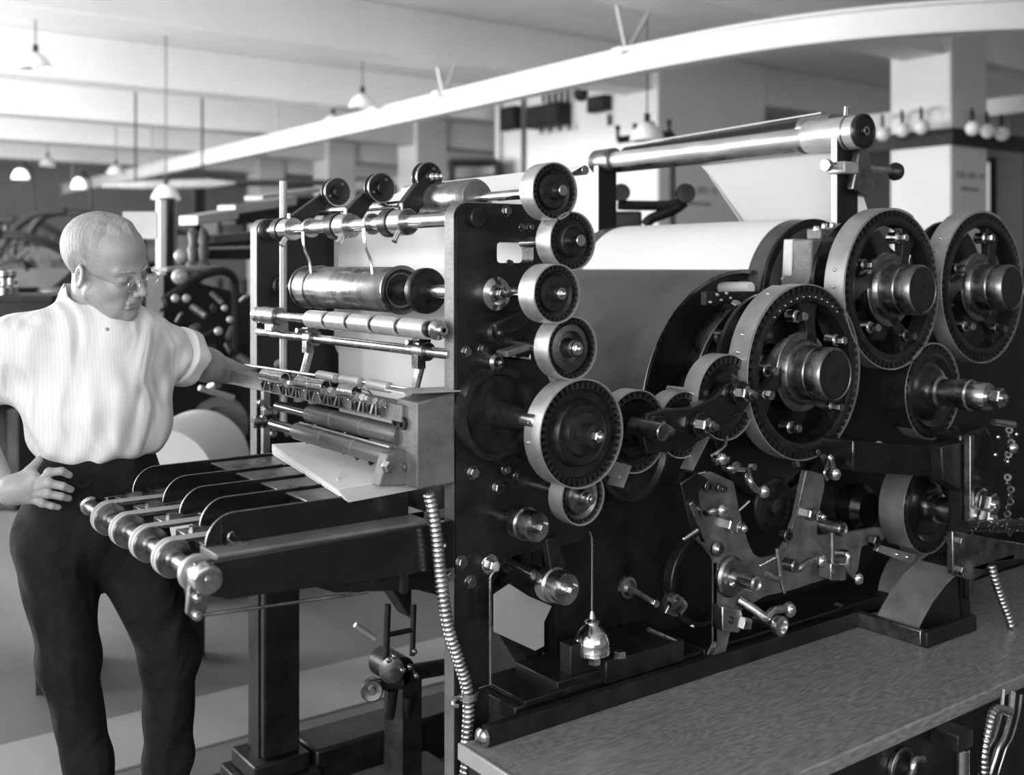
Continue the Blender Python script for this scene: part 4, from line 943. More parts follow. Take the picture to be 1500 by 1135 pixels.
gA, cA, RA = big_gear(1180, 545, 128, 1.80, 'lowest and foremost spoked gear with riveted guard', .9, (PI*.58, PI*1.05))
gB, cB, RB = big_gear(1308, 424, 116.5, 1.80, 'middle spoked gear meshing with both neighbours', .5, (PI*.36, PI*1.12))
gC, cC, RC = big_gear(1440, 421, 110, 1.80, 'last spoked gear, cut by the picture edge', .6, (PI*.36, PI*.98))
for i, t in enumerate(np.linspace(.9, 2.3, 12)):
    MB().sphere((cA.x+RA*.865*math.cos(t), 1.793, cA.z+RA*.865*math.sin(t)), .0032, 6).build('tooth_glint', M['bright'], gA)  # bright beads stand in for highlights on the gear teeth
# idler gears with their bracket arm
I1, ci1, _ = gear(pu, 1065, 582, 62, 1.815, .06, 34, shaft=(.03, .2, .014), nutr=None, web='gloss', rim=.8, label='idler gear behind the bracket arm')
I2, ci2, _ = gear(pu, 1000, 622, 48, 1.83, .06, 30, shaft=(.03, .2, .014), nutr=None, web='gloss', rim=.8)
I3, ci3, _ = gear(pu, 932, 632, 60, 1.82, .05, 30, shaft=(.03, .2, .014), nutr=None, web='gloss', rim=.8)
armo = pX([(948, 665), (940, 625), (950, 606), (975, 600), (1015, 597), (1045, 583), (1066, 562), (1085, 557), (1100, 566), (1104, 582), (1092, 600), (1050, 628), (1036, 640), (1000, 660)], 1.765)
MB().prism(armo, 1.765, 1.79).build('bracket_arm', M['gloss'], pu, bev=.004)
for (x, y) in ((962, 628), (1027, 622), (1085, 576)):
    p = at(x, y, Y=1.755)
    b_ = MB().ring((p.x, 1.765, p.z), AX, .030, .012, .016, 28).build('boss', M['gloss'], pu)
    MB().hexnut((p.x, 1.75, p.z), AX, .019, .02, .3).build('nut', M['steel'], b_)
    MB().lathe((p.x, 1.73, p.z), AX, [(.013, 0), (.013, .012), (.010, .014), (.009, .024), (.0001, .026)], 18).build('stud', M['dsteel'], b_)
mb = MB().cyl(at(1108, 577, Y=1.80), at(1122, 578, Y=1.74), .010, 14); mb.hexnut(at(1122, 578, Y=1.745), AX, .013, .02).build('nut', M['steel'], pu)
MB().sheet(pX([(903, 700), (915, 680)], 1.75), 1.74, 1.79, .003).build('guard_tail', M['band'], pu)
MB().sheet(pX([(1015, 690), (1040, 640)], 1.80), 1.80, 1.84, .003).build('guard_tail', M['band'], pu)
p = at(930, 665, Y=1.84); MB().lathe((p.x, 1.86, p.z), AX, [(.11, 0), (.11, .02), (.10, .022), (.09, .012), (.0001, .012)], 40).build('cam_disc', M['gearm'], pu)
MB().cyl((ci3.x-.03, 1.80, ci3.z+.02), (ci3.x-.03, 1.70, ci3.z+.015), .020, 20).build('stub_shaft', M['dsteel'], pu)

# gear with long shaft to the right, and the ones below it
def shaft_gear(px, py, rpx, Y, out, rs, lab=None, teeth=36, ga=(2.0, 3.7)):
    c = at(px, py, Y=Y); R = rpx*scale(c)
    g = gear_ring(c, R-.003, R*.8, Y, Y+.04, teeth, .012).build('toothed_wheel', M['gearm'], pu)
    if lab: tag(g, lab)
    MB().lathe((c.x, Y, c.z), AX, [(R*.8, -.03), (R*.8, 0), (R*.74, .004), (R*.62, -.006), (R*.5, .006), (rs*1.15, .01)], 48).build('web_disc', M['gloss'], g)
    MB().ring((c.x, Y-.003, c.z), (0, 1, 0), R+.002, R-.001, .055, 60).build('guard_edge', M['band'], g)
    vs = []; n = 22
    for i in range(n+1):
        t = ga[0]+(ga[1]-ga[0])*i/n
        for rr, y in ((R+.002, Y-.003), (R+.005, Y-.003), (R+.005, Y+.075), (R+.002, Y+.075)): vs.append((c.x+rr*math.cos(t), y, c.z+rr*math.sin(t)))
    fs = [(i*4+k, i*4+(k+1) % 4, i*4+4+(k+1) % 4, i*4+4+k) for i in range(n) for k in range(4)]+[(0, 1, 2, 3), (n*4+3, n*4+2, n*4+1, n*4)]
    MB().add(vs, fs).build('guard_band', M['gearm' if py < 600 else 'band'], g)
    MB().lathe((c.x, Y, c.z), AX, [(rs*1.2, -.02), (rs*1.2, .03), (rs, .034), (rs, .09), (rs*1.12, .094), (rs*1.12, .12), (rs, .124), (rs, out), (rs*.9, out+.006), (.0001, out+.006)], 44).build('long_hub', M['steel'], g)
    MB().cyl((c.x, Y-out-.004, c.z), (c.x, Y-out-.022, c.z), .026, 24).hexnut((c.x, Y-out-.018, c.z), AX, .029, .026, .2).build('shaft_nut', M['steel'], g)
    MB().lathe((c.x, Y-out-.042, c.z), AX, [(.012, 0), (.012, .012), (.0001, .014)], 16).build('shaft_end', M['bright'], g)
    return g, c, R
gD, cD, RD = shaft_gear(1366, 573, 70, 1.80, .17, .040, 'toothed wheel on a long shaft ending in a big hexagon nut', 36, (2.4, 3.9))
gE, cE, RE = shaft_gear(1362, 742, 68, 1.80, .15, .036, 'toothed wheel beneath the heavy bearing ledge', 34, (1.95, 4.0))
p = at(1362, 880, Y=1.80)
g = gear_ring(p, .135, .10, 1.80, 1.84, 34, .012).build('toothed_wheel', M['gearm'], pu)
vs = []; n = 22
for i in range(n+1):
    t = 1.7+2.0*i/n
    for rr, y in ((.138, 1.795), (.142, 1.795), (.142, 1.88), (.138, 1.88)): vs.append((p.x+rr*math.cos(t), y, p.z+rr*math.sin(t)))
fs = [(i*4+k, i*4+(k+1) % 4, i*4+4+(k+1) % 4, i*4+4+k) for i in range(n) for k in range(4)]+[(0, 1, 2, 3), (n*4+3, n*4+2, n*4+1, n*4)]
MB().add(vs, fs).build('guard_band', M['band'], g)
MB().prism(pX([(1284, 797), (1338, 812), (1332, 826), (1280, 806)], 1.79), 1.78, 1.795).build('guard_strap', M['band'], g, bev=.002)
for (x, y) in ((1314, 812), (1329, 816)): MB().sphere(at(x, y, Y=1.778), .005, 8).build('rivet', M['bright'], g)
MB().hexnut(at(1277, 792, Y=1.79), AX, .018, .02).build('nut', M['dsteel'], g)
# sloping chute guard standing in the drip tray
ch = [XZ(x, y, 1.64) for x, y in ((1338, 926), (1348, 905), (1362, 880), (1380, 856), (1402, 835))]
MB().sheet(ch, 1.63, 1.755, .003).build('sloping_guard', M['band'], pu)
MB().prism([XZ(x, y, 1.64) for x, y in ((1340, 926), (1350, 905), (1364, 880), (1382, 856), (1404, 835), (1410, 915))], 1.645, 1.65).build('guard_side', M['iron'], pu)
# heavy bearing ledge
lg = [XZ(x, y, 1.66) for x, y in ((1262, 645), (1380, 660), (1425, 647), (1425, 560+70), (1425, 700), (1382, 703), (1262, 690))]
MB().prism([XZ(x, y, 1.70) for x, y in ((1250, 645), (1382, 658), (1382, 700), (1250, 690))], 1.70, 1.98).build('bearing_ledge', M['gloss'], pu, bev=.004)
p = at(1395, 673, Y=1.70); MB().hexnut(p, AX, .018, .022).build('hex_bolt', M['steel'], pu)
MB().prism([XZ(x, y, 1.66) for x, y in ((1382, 655), (1424, 645), (1424, 930), (1412, 930), (1412, 720), (1385, 705))], 1.665, 1.71).build('bearing_post', M['iron'], pu, bev=.005)
p = at(1434, 735, Y=1.66); eb = MB().lathe((p.x, 1.70, p.z), AX, [(.040, 0), (.040, .05), (.034, .055), (.034, .06)], 30).build('end_boss', M['dsteel'], pu)
MB().hexnut((p.x, 1.64, p.z), AX, .033, .028, .2).build('end_nut', M['steel'], eb); MB().lathe((p.x, 1.614, p.z), AX, [(.013, 0), (.013, .01), (.0001, .012)], 16).build('end_stud', M['bright'], eb)
p = at(1419, 880, Y=1.65); MB().bb(p.x-.008, p.x+.012, 1.64, 1.66, .62, 1.08).build('post_edge', M['dsteel'], pu, bev=.002)
MB().prism([XZ(x, y, 1.64) for x, y in ((1428, 640), (1465, 628), (1475, 648), (1475, 720), (1428, 720))], 1.68, 1.76).build('housing', M['gloss'], pu, bev=.006)
# bracket plate with knurled roller
br_ = MB().prism([XZ(x, y, 1.60) for x, y in ((1396, 778), (1440, 786), (1520, 800), (1520, 815), (1450, 825), (1436, 845), (1420, 850), (1397, 842))], 1.60, 1.62).build('bracket_plate', M['dsteel'], pu, bev=.003)
for (x, y) in ((1404, 793), (1405, 835)): MB().hexnut(at(x, y, Y=1.60), AX, .013, .014).build('hex_bolt', M['steel'], br_)
a = at(1412, 772, Y=1.62); b = a+Vector((.32, -.02, -.035))
rl = MB().tube([a, b], .019, 20).build('knurled_roller', M['gloss'], pu)
kn = MB()
for i in range(45):
    t = random.random(); th_ = random.uniform(1.2, 4.2); q = a.lerp(b, t); kn.sphere(q+Vector((0, math.cos(th_)*.0185, math.sin(th_)*.0185)), random.uniform(.0015, .0035), 5)
tag(kn.build('knurling', M['dsteel'], rl), kind='stuff')
# chain hanging by the housing
for i in range(16):
    p = at(1478+3*math.sin(i*.9), 640+i*9 if i > 5 else 625+i*9, Y=1.63); MB().ring(p+Vector((0, 0, -.01)), (0, 1, 0) if i % 2 else (1, .2, 0), .011, .005, .005, 10).build('chain_link', M['steel'], pu)
mb = MB().tube([at(1455, 618, Y=1.62), at(1485, 622, Y=1.60)], .010, 12); mb.build('cap_rod', M['steel'], pu)
MB().sphere(at(1483, 656, Y=1.60), .016, 14).build('valve_knob', M['bright'], pu)
for (x, y) in ((1458, 666), (1476, 676), (1462, 640), (1489, 636)): MB().sphere(at(x, y, Y=1.62), .006, 8).build('oil_cup', M['bright'], pu)

# ---------------- lower throw-off mechanism: Y-shaped plate
YP = 1.80
yo = pX([(1180, 688), (1206, 695), (1208, 712), (1199, 752), (1196, 784), (1240, 780), (1290, 772), (1296, 790), (1262, 800), (1256, 838), (1215, 846), (1160, 864), (1120, 873), (1075, 900), (1062, 960), (1040, 962), (1049, 945), (1049, 820), (1034, 800), (1010, 778), (1000, 752), (988, 712), (1010, 700), (1040, 690), (1075, 706), (1082, 745), (1096, 795), (1104, 812), (1116, 818), (1140, 814), (1150, 800), (1166, 758)], YP)
MB().prism(rounded(yo, .008, 2), YP, YP+.014).build('throw_off_plate', M['oily'], pu, bev=.003)
MB().sheet(pX([(1181, 690), (1166, 758), (1152, 800), (1146, 806)], YP), YP-.003, YP+.008, .002).build('plate_edge', M['steel'], pu)
MB().sheet(pX([(1049, 822), (1049, 945), (1040, 962)], YP), YP-.003, YP+.008, .002).build('plate_edge', M['steel'], pu)
MB().prism(pX([(988, 705), (1012, 690), (1030, 700), (1015, 720), (1022, 775), (1008, 790)], 1.78), 1.76, 1.80).build('slide_block', M['gloss'], pu, bev=.004)
MB().prism(pX([(1010, 738), (1016, 734), (1040, 790), (1034, 796)], 1.75), 1.75, 1.765).build('pawl_bar', M['steel'], pu, bev=.002)
MB().lathe(at(1048, 803, Y=1.77), AX, [(.018, 0), (.020, .008), (.014, .012), (.010, .02), (.0001, .02)], 24).build('pivot', M['dsteel'], pu)
# hub disc with stub
p = at(1072, 845, Y=1.79); hd = MB().lathe((p.x, YP, p.z), AX, [(.050, 0), (.050, .010), (.044, .016), (.022, .016), (.021, .02)], 40).build('hub_disc', M['dsteel'], pu)
MB().lathe((p.x, YP-.016, p.z), AX, [(.019, 0), (.019, .07), (.014, .074), (.010, .070), (.0001, .07)], 28).build('stub_shaft', M['steel'], hd)
MB().sphere(at(1072, 856, Y=1.775), .007, 8).build('screw', M['bright'], hd)
p = at(1205, 768, Y=1.80); MB().lathe((p.x, YP, p.z), AX, [(.020, -.04), (.020, .06), (.017, .066), (.011, .062), (.010, .05), (.0001, .05)], 28).build('stub_shaft', M['dsteel'], pu)
for (x, y, r) in ((1066, 768, .019), (1182, 752, .017)):
    p = at(x, y, Y=YP); q = MB().hexnut((p.x, YP, p.z), AX, r, .022, .2).build('nut', M['steel'], pu)
    MB().hexnut((p.x, YP-.024, p.z), AX, r*.92, .02, .6).build('lock_nut', M['steel'], q); MB().sphere((p.x, YP-.05, p.z), r*.55, 12).build('stud_end', M['bright'], q)
def crank(pts, ball, Y, r=.0075, rb=.0135, nut=None, m='steel'):
    P3 = bez([at(x, y, Y=Y+dy) for x, y, dy in pts], 5)
    r *= 1.2; h = MB().tube(P3, [r*(1.25-.4*i/len(P3)) for i in range(len(P3))], 12).build('crank_handle', M[m], pu)
    q = at(ball[0], ball[1], Y=Y+pts[-1][2])
    MB().sphere(q, rb*1.15, 16, 1.12).build('ball_knob', M['bright'], h)
    if nut: p = at(nut[0], nut[1], Y=Y); MB().lathe(p, AX, [(.016, -.02), (.016, .01), (.012, .014), (.0001, .014)], 20).build('crank_boss', M['dsteel'], h)
    return h
crank([(1150, 822, .05), (1168, 833, .0), (1184, 822, 0), (1197, 821, 0)], (1202, 822), 1.74, nut=(1160, 828))
crank([(1082, 878, .05), (1105, 893, .02), (1122, 905, 0), (1132, 895, 0), (1150, 891, 0)], (1156, 893), 1.74, .009, .015)
crank([(1222, 811, .04), (1241, 812, 0), (1242, 832, 0), (1250, 843, 0)], (1256, 847), 1.74)
crank([(1094, 690, .03), (1098, 704, 0), (1106, 716, 0), (1112, 719, 0)], (1118, 720), 1.74)
crank([(1250, 660, .02), (1260, 653, 0), (1270, 651, 0), (1278, 653, 0)], (1286, 654), 1.72)
crank([(1210, 680, .02), (1216, 670, 0), (1220, 684, 0)], (1223, 694), 1.72)
crank([(1035, 750, .02), (1043, 749, 0), (1050, 748, 0)], (1056, 748), 1.74)
crank([(1060, 684, .02), (1072, 686, 0), (1090, 688, 0)], (1057, 672), 1.76, .006, .012)
MB().tube([at(1138, 802, Y=1.74), at(1144, 845, Y=1.74), at(1149, 868, Y=1.74)], [.006, .009, .005], 12).build('lever', M['steel'], pu)
MB().tube(bez([at(1122, 840, Y=1.74), at(1135, 847, Y=1.735), at(1149, 844, Y=1.74)], 4), .007, 10).build('lever', M['steel'], pu)
p = at(1141, 916, Y=1.72); MB().lathe(p, AX, [(.014, -.07), (.014, -.01), (.023, -.006), (.024, .01), (.017, .012), (.014, .004), (.0001, .004)], 28).build('pipe_end', M['steel'], pu)
MB().prism(pX([(1052, 886), (1080, 892), (1083, 905), (1076, 925), (1052, 922)], 1.78), 1.765, 1.80).build('square_lug', M['steel'], pu, bev=.003)
MB().prism(pX([(1086, 902), (1096, 904), (1094, 920), (1082, 920)], 1.77), 1.755, 1.79).build('square_lug', M['dsteel'], pu, bev=.002)
MB().ring(at(1071, 908, Y=1.765), AX, .009, .006, .002, 16).build('hole_rim', M['gloss'], pu)
blk2 = MB().prism(pX([(1208, 823), (1232, 823), (1230, 848), (1208, 848)], 1.76), 1.74, 1.78).build('valve_block', M['steel'], pu, bev=.003)
MB().tube([at(1219, 780, Y=1.75), at(1219, 826, Y=1.75)], .007, 12).build('valve_stem', M['steel'], pu)
MB().ring(at(1219, 837, Y=1.738), AX, .007, .004, .003, 14).build('valve_ring', M['bright'], pu)
for (x0, y0, x1, y1) in ((1113, 829, 1135, 817), (1001, 790, 1022, 776)):
    a, b = at(x0, y0, Y=1.75), at(x1, y1, Y=1.75); n = 7; mb = MB().tube([a, b], .003, 8)
    for i in range(n): q = a.lerp(b, (i+.5)/n); mb.sphere(q, .0055, 8)
    mb.build('coil_spring', M['steel'], pu)
# hand wheel between the arms, small discs, levers
p = at(1130, 740, Y=1.86); MB().lathe(p, AX, [(.072, 0), (.075, .006), (.072, .012), (.062, .012), (.060, .003), (.02, .003), (.02, .02), (.0001, .02)], 40).build('disc_wheel', M['gearm'], pu)
MB().ring(at(1147, 783, Y=1.80), AX, .018, .010, .02, 24).build('bushing', M['dsteel'], pu)
p = at(1020, 845, Y=1.92); MB().ring(p, AX, .12, .105, .03, 44).build('disc_wheel', M['gearm'], pu)
for (x, y, r) in ((1035, 712, .015), (1052, 714, .012), (1058, 716, .009)): MB().ring(at(x, y, Y=1.775), AX, r, r*.6, .01, 20).build('eyelet', M['dsteel'], pu)
for (x, y) in ((1018, 695), (1061, 672), (1044, 676), (1070, 690), (1100, 684), (1076, 683), (1082, 748), (1163, 680), (1194, 662), (1203, 668), (1234, 655), (1244, 664)):
    p = at(x, y, Y=1.77)
    if (x+y) % 3: MB().hexnut(p, (random.uniform(-.5, .5), -1, random.uniform(-.3, .6)), .0095, .013, 1).build('nut', M['dsteel'], pu)
    else: MB().tube([p, p+Vector((random.uniform(.02, .04), -.01, random.uniform(-.02, .03)))], .0045, 8).build('small_lever', M['dsteel'], pu)
MB().tube(bez([at(1040, 668, Y=1.77), at(1060, 655, Y=1.76), at(1064, 640, Y=1.77)], 4), .005, 8).build('small_lever', M['dsteel'], pu)
MB().tube(bez([at(1216, 678, Y=1.75), at(1208, 692, Y=1.75), at(1212, 702, Y=1.75)], 4), .005, 8).build('small_lever', M['steel'], pu)
# small lever group left below (dark)
lp = at(983, 880, Y=1.86)
MB().prism(pX([(966, 896), (978, 868), (994, 872), (998, 884), (982, 902)], 1.85), 1.83, 1.86).build('rocker', M['dsteel'], pu, bev=.003)
MB().lathe(at(985, 878, Y=1.83), AX, [(.018, 0), (.016, .012), (.008, .014), (.008, .02), (.0001, .02)], 20).build('pivot', M['dsteel'], pu)
MB().lathe(at(918, 860, Y=1.88), AX, [(.028, 0), (.026, .008), (.018, .010), (.014, .018), (.0001, .018)], 24).build('pivot', M['dsteel'], pu)
MB().hexnut(at(956, 882, Y=1.86), AX, .011, .014).build('nut', M['steel'], pu)
MB().tube([at(918, 858, Y=1.87), at(956, 882, Y=1.86)], .009, 10).build('link_rod', M['dsteel'], pu)
MB().tube(bez([at(990, 872, Y=1.84), at(1004, 885, Y=1.83), at(995, 900, Y=1.82)], 4), .006, 8).build('link_rod', M['dsteel'], pu)
MB().sphere(at(1014, 917, Y=1.84), .006, 8).build('oil_cup', M['bright'], pu)
a, b = at(950, 922, Y=1.83), at(996, 942, Y=1.83); MB().tube([a, b], .006, 8).build('foot_rod', M['dsteel'], pu)
a, b = at(1226, 888, Y=1.86), at(1250, 896, Y=1.86); MB().tube([a, b], .011, 10).build('foot_rod', M['steel'], pu)
p = at(1265, 745, Y=1.95); MB().lathe(p, AX, [(.06, -.1), (.07, -.08), (.07, 0), (.05, .02), (.0001, .02)], 30).build('round_cover', M['gloss'], pu)
# bracket foot plates on the bed
MB().prism([(1.50, 1.845), (1.78, 1.845), (1.78, 2.0), (1.50, 2.0)], .61, .635, axis='Z').build('foot_plate', M['iron'], pu, bev=.003)
def hexbolt_up(px, py, z): p = at(px, py, Z=z); MB().hexnut((p.x, p.y, z), (0, 0, 1), .016, .015, .3).build('hex_bolt', M['steel'], pu)

# ================================================================ web guide stand above the cylinders
ws = empty('roller_stand', (2.72, 2.5, 1.6), 'tall stand of two black posts carrying a polished roller across the top', 'stand')
xs = 2.71; ynp = at(1236, 260, X=xs).y; yfp = at(887, 290, X=xs).y; zr_ = 1.945
MB().bb(xs-.045, xs+.055, ynp-.011, ynp+.011, 1.50, zr_-.01).build('post', M['iron'], ws, bev=.003)
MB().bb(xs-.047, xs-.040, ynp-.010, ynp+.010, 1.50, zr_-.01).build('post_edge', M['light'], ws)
MB().bb(xs-.045, xs+.045, yfp-.013, yfp+.013, 1.42, zr_-.02).build('post', M['iron'], ws, bev=.003)
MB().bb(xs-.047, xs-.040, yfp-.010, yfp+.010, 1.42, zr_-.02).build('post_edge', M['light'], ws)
yn2 = at(1268, 192, X=xs).y; yr0 = at(1185, 205, X=xs).y
rb = MB().cyl((xs, yr0, zr_), (xs, yfp+.02, zr_), .031, 28, .003).build('guide_roller', M['satin'], ws)
MB().lathe((xs, yn2+.015, zr_), (0, 1, 0), [(.046, 0), (.050, .004), (.050, yr0-yn2-.02), (.046, yr0-yn2-.012)], 40).build('near_sleeve', M['satin'], rb)
MB().ring((xs, yn2+.05, zr_), (0, 1, 0), .0515, .048, .006, 40).build('sleeve_ring', M['dsteel'], rb)
MB().lathe((xs, yn2+.012, zr_), AX, [(.050, -.004), (.052, .004), (.050, .012), (.044, .014), (.042, .008), (.014, .006), (.010, .010), (.0001, .010)], 40).build('end_disc', M['gearm'], rb)
MB().ring((xs, yn2-.002, zr_), AX, .014, .007, .003, 20).build('end_mark', M['steel'], rb)
MB().lathe((xs, yfp-.055, zr_), (0, 1, 0), [(.038, 0), (.046, .004), (.046, .10), (.040, .11)], 36).build('far_sleeve', M['dsteel'], rb)
MB().cyl((xs-.02, yn2+.05, zr_+.05), (xs-.025, yn2+.045, zr_+.075), .010, 12).build('thumb_screw', M['bright'], rb)
MB().prism([(xs+.02, zr_-.03), (xs+.055, zr_-.03), (xs+.085, zr_-.16), (xs+.05, zr_-.19), (xs-.02, zr_-.17)], yn2+.03, yn2+.055).build('end_fork', M['dsteel'], ws, bev=.004)
a = at(1208, 243, X=xs-.05); a = Vector((xs-.09, yn2+.06, at(1230, 246, X=xs).z))
MB().cyl(a, a+Vector((.27, -.03, -.005)), .011, 16).build('cross_pin', M['steel'], ws)
MB().cyl(a+Vector((-.02, 0, 0)), a+Vector((-.002, 0, 0)), .018, 14).build('wing_knob', M['steel'], ws)
MB().box(a+Vector((.06, -.005, -.005)), (.07, .06, .035)).build('clamp_block', M['light'], ws, bev=.005)
q = a+Vector((.27, -.03, -.005)); MB().lathe(q, (1, -.1, 0), [(.008, -.03), (.010, -.01), (.024, 0), (.028, .008), (.026, .02), (.012, .024), (.0001, .024)], 24).build('hand_knob', M['iron'], ws)
# upper dark roller with web edge
MB().cyl((xs+.10, yr0+.0, 1.985), (xs+.10, yfp-.01, 1.965), .040, 28, .003).build('upper_roller', M['gloss'], ws)
MB().cyl((xs+.10, yr0-.02, 1.985), (xs+.10, yr0+.10, 1.984), .0408, 28, .001).build('pale_sleeve', M['steel'], ws)
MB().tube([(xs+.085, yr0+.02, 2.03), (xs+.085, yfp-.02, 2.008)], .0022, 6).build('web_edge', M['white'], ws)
# printed web leaving the roller
w2 = empty('ruled_web', (2.85, 2.3, 1.7), 'finely ruled sheet of web slanting down from the polished roller, its edge cut diagonally', 'paper')
e0 = at(1040, 252, X=2.75); e1 = at(1100, 332, X=2.86)
ya_ = yn2+.08
vs = [(2.735, ya_, 1.905), (2.738, e0.y+.03, 1.895), (2.75, e0.y, 1.86), (2.86, e1.y, e1.z-.03), (2.90, e1.y-.03, 1.60), (2.90, ya_, 1.60), (2.86, ya_, 1.67)]
vs2 = [(x+.0015, y, z) for x, y, z in vs]
n = len(vs); MB().add(vs+vs2, [tuple(range(n)), tuple(range(n, 2*n))[::-1]]+[(i, (i+1) % n, n+(i+1) % n, n+i) for i in range(n)]).build('ruled_sheet', M['ruled'], w2)
MB().tube([(2.748, e0.y, 1.86), (2.858, e1.y, e1.z-.03)], .0016, 6).build('cut_edge', M['white'], w2)
path = [(xs+.046*math.cos(t), zr_+.046*math.sin(t)) for t in np.linspace(-.2, -PI*.78, 12)]
MB().sheet(path, yr0+.02, e0.y+.42, .0015).build('web_wrap', M['dsteel'], w2)

# ================================================================ bench, drip tray, oil can, conduits
bn = empty('footboard_bench', (2.6, 1.58, .3), 'oily wooden bench top along the foot of the printing unit', 'bench')
ZB = .57
xl = 1.24
MB().prism([(xl, 1.345), (4.4, 1.345), (4.4, 1.84), (xl, 1.84)], ZB-.032, ZB, axis='Z').build('bench_top', M['wood'], bn, bev=.006)
MB().bb(xl-.008, xl, 1.345, 1.84, ZB-.03, ZB+.004).build('edge_strip', M['light'], bn, bev=.002)
MB().bb(xl+.02, 4.4, 1.36, 1.378, .04, ZB-.032).build('front_panel', M['iron'], bn, bev=.003)
MB().bb(xl+.02, xl+.04, 1.378, 1.84, .04, ZB-.032).build('end_panel', M['iron'], bn)
p = at(1320, 1118, Y=1.355)
vv = MB().tube(bez([(p.x, 1.36, p.z-.05), (p.x, 1.33, p.z-.01), (p.x+.01, 1.33, p.z+.012), (p.x+.04, 1.33, p.z+.008)], 5), .009, 12).build('bent_handle', M['steel'], bn)
MB().ring((p.x, 1.36, p.z-.01), AX, .045, .034, .012, 30).build('escutcheon', M['dsteel'], bn)
tr = empty('drip_rail', (2.2, 1.8, ZB), 'raised dark rail that steps round the chute at the back of the wooden bench', 'rail')
xj = 2.505
MB().prism(rounded([(1.27, ZB), (1.27, ZB+.042), (xj, ZB+.042), (xj, ZB)], .01), 1.79, 1.81).build('long_rail', M['iron'], tr, bev=.003)
MB().bb(xj, xj+.018, 1.60, 1.81, ZB, ZB+.042).build('return_rail', M['dsteel'], tr, bev=.003)
MB().bb(xj, 2.74, 1.582, 1.60, ZB, ZB+.042).build('short_rail', M['iron'], tr, bev=.003)
MB().lathe((1.27, 1.80, ZB+.021), (-1, 0, 0), [(.02, 0), (.019, .008), (.012, .014), (.0001, .016)], 18).build('rail_nose', M['steel'], tr)
# step blocks behind the rail
MB().prism([(1.62, .61), (1.87, .61), (1.87, .66), (1.62, .66)], 1.82, 1.98).build('pad_block', M['iron'], pu, bev=.003)
for (x, y) in ((871, 972), (908, 962)): p = at(x, y, Z=.66); MB().hexnut((p.x, p.y, .66), (0, 0, 1), .015, .014, .3).build('hex_bolt', M['steel'], pu)
MB().bb(1.55, 1.62, 1.86, 1.90, .61, .70).build('small_post', M['iron'], pu, bev=.003)
MB().prism([(1.40, 1.80+.03), (1.62, 1.83), (1.58, 1.99), (1.40, 1.99)], .61, .622, axis='Z').build('floor_tongue', M['iron'], pu, bev=.002)
# oil can
p = at(867, 972, Y=1.87); zc = .662; rc = 28*scale((p.x, 1.87, .7))
oc = empty('oil_can', (p.x, 1.87, zc), 'polished round-bellied oil can with a tall thin spout', 'oil can')
MB().lathe((p.x, 1.87, zc), (0, 0, 1), [(.001, 0), (rc*.86, 0), (rc*.98, .006), (rc, .018), (rc*.97, .034), (rc*.84, .050), (rc*.62, .062), (rc*.38, .069), (rc*.34, .073), (rc*.42, .075), (rc*.42, .079), (rc*.32, .082), (rc*.2, .085), (rc*.12, .10)], 40).build('belly', M['bright'], oc)
MB().ring((p.x, 1.87, zc+.012), (0, 0, 1), rc*1.02, rc*.95, .004, 40).build('seam_band', M['steel'], oc)
zt_ = at(862, 778, Y=1.87).z
MB().tube(bez([(p.x, 1.87, zc+.085), (p.x, 1.87, zc+.16), (p.x, 1.87, zt_-.03), (p.x-.002, 1.87, zt_-.012), (p.x-.008, 1.87, zt_)], 6), .0026, 10).build('spout', M['steel'], oc)
# ribbed conduits
def conduit(pts, r, label, pitch=.0105, group=None):
    P3 = bez(pts, 14); acc = [0]
    for i in range(1, len(P3)): acc.append(acc[-1]+(P3[i]-P3[i-1]).length)
    N = int(acc[-1]/pitch*7); Q, R_ = [], []
    j = 0
    for i in range(N+1):
        s_ = acc[-1]*i/N
        while j < len(acc)-2 and acc[j+1] < s_: j += 1
        t = (s_-acc[j])/max(1e-6, acc[j+1]-acc[j]); Q.append(P3[j].lerp(P3[j+1], t)); R_.append(r*(.80+.22*abs(math.sin(PI*s_/pitch))**.7))
    o = MB().tube(Q, R_, 12).build('flexible_conduit', M['steel'], ang=60); return tag(o, label, 'conduit')
Yc = 1.86
conduit([at(x, y, Y=Yc) for x, y in ((628, 722), (634, 750), (640, 790), (645, 840), (650, 880), (658, 925), (672, 968), (683, 1005), (686, 1040), (684, 1080), (682, 1130))]+[Vector((1.21, 1.86, .25)), Vector((1.22, 1.86, .0))], .0135, 'ribbed metal conduit snaking down the front edge of the folding unit')
o = empty('conduit_clamp', at(686, 1018, Y=1.86), 'small metal clamp holding the ribbed conduit', 'clamp')
p = at(686, 1018, Y=1.86); MB().ring(p-Vector((0, 0, .008)), (0, 0, 1), .020, .0145, .014, 24).build('clamp_ring', M['steel'], o)
MB().tube(bez([p+Vector((-.015, 0, 0)), p+Vector((-.035, 0, 0)), p+Vector((-.04, -.004, -.01)), p+Vector((-.03, -.006, -.014))], 4), .0045, 8).build('clamp_hook', M['steel'], o)
MB().cyl(p+Vector((.018, 0, 0)), p+Vector((.03, .027, .004)), .005, 10).build('clamp_screw', M['steel'], o)
o = empty('conduit_clamp', at(655, 843, Y=1.87), 'small round clamp screw beside the conduit, below the numbering box', 'clamp')
p = at(657, 843, Y=1.885); MB().cyl(p, (p.x, p.y-.012, p.z), .010, 16).build('clamp_screw', M['steel'], o); MB().tube([p, at(642, 842, Y=1.858)], .0045, 8).build('clamp_strap', M['steel'], o)
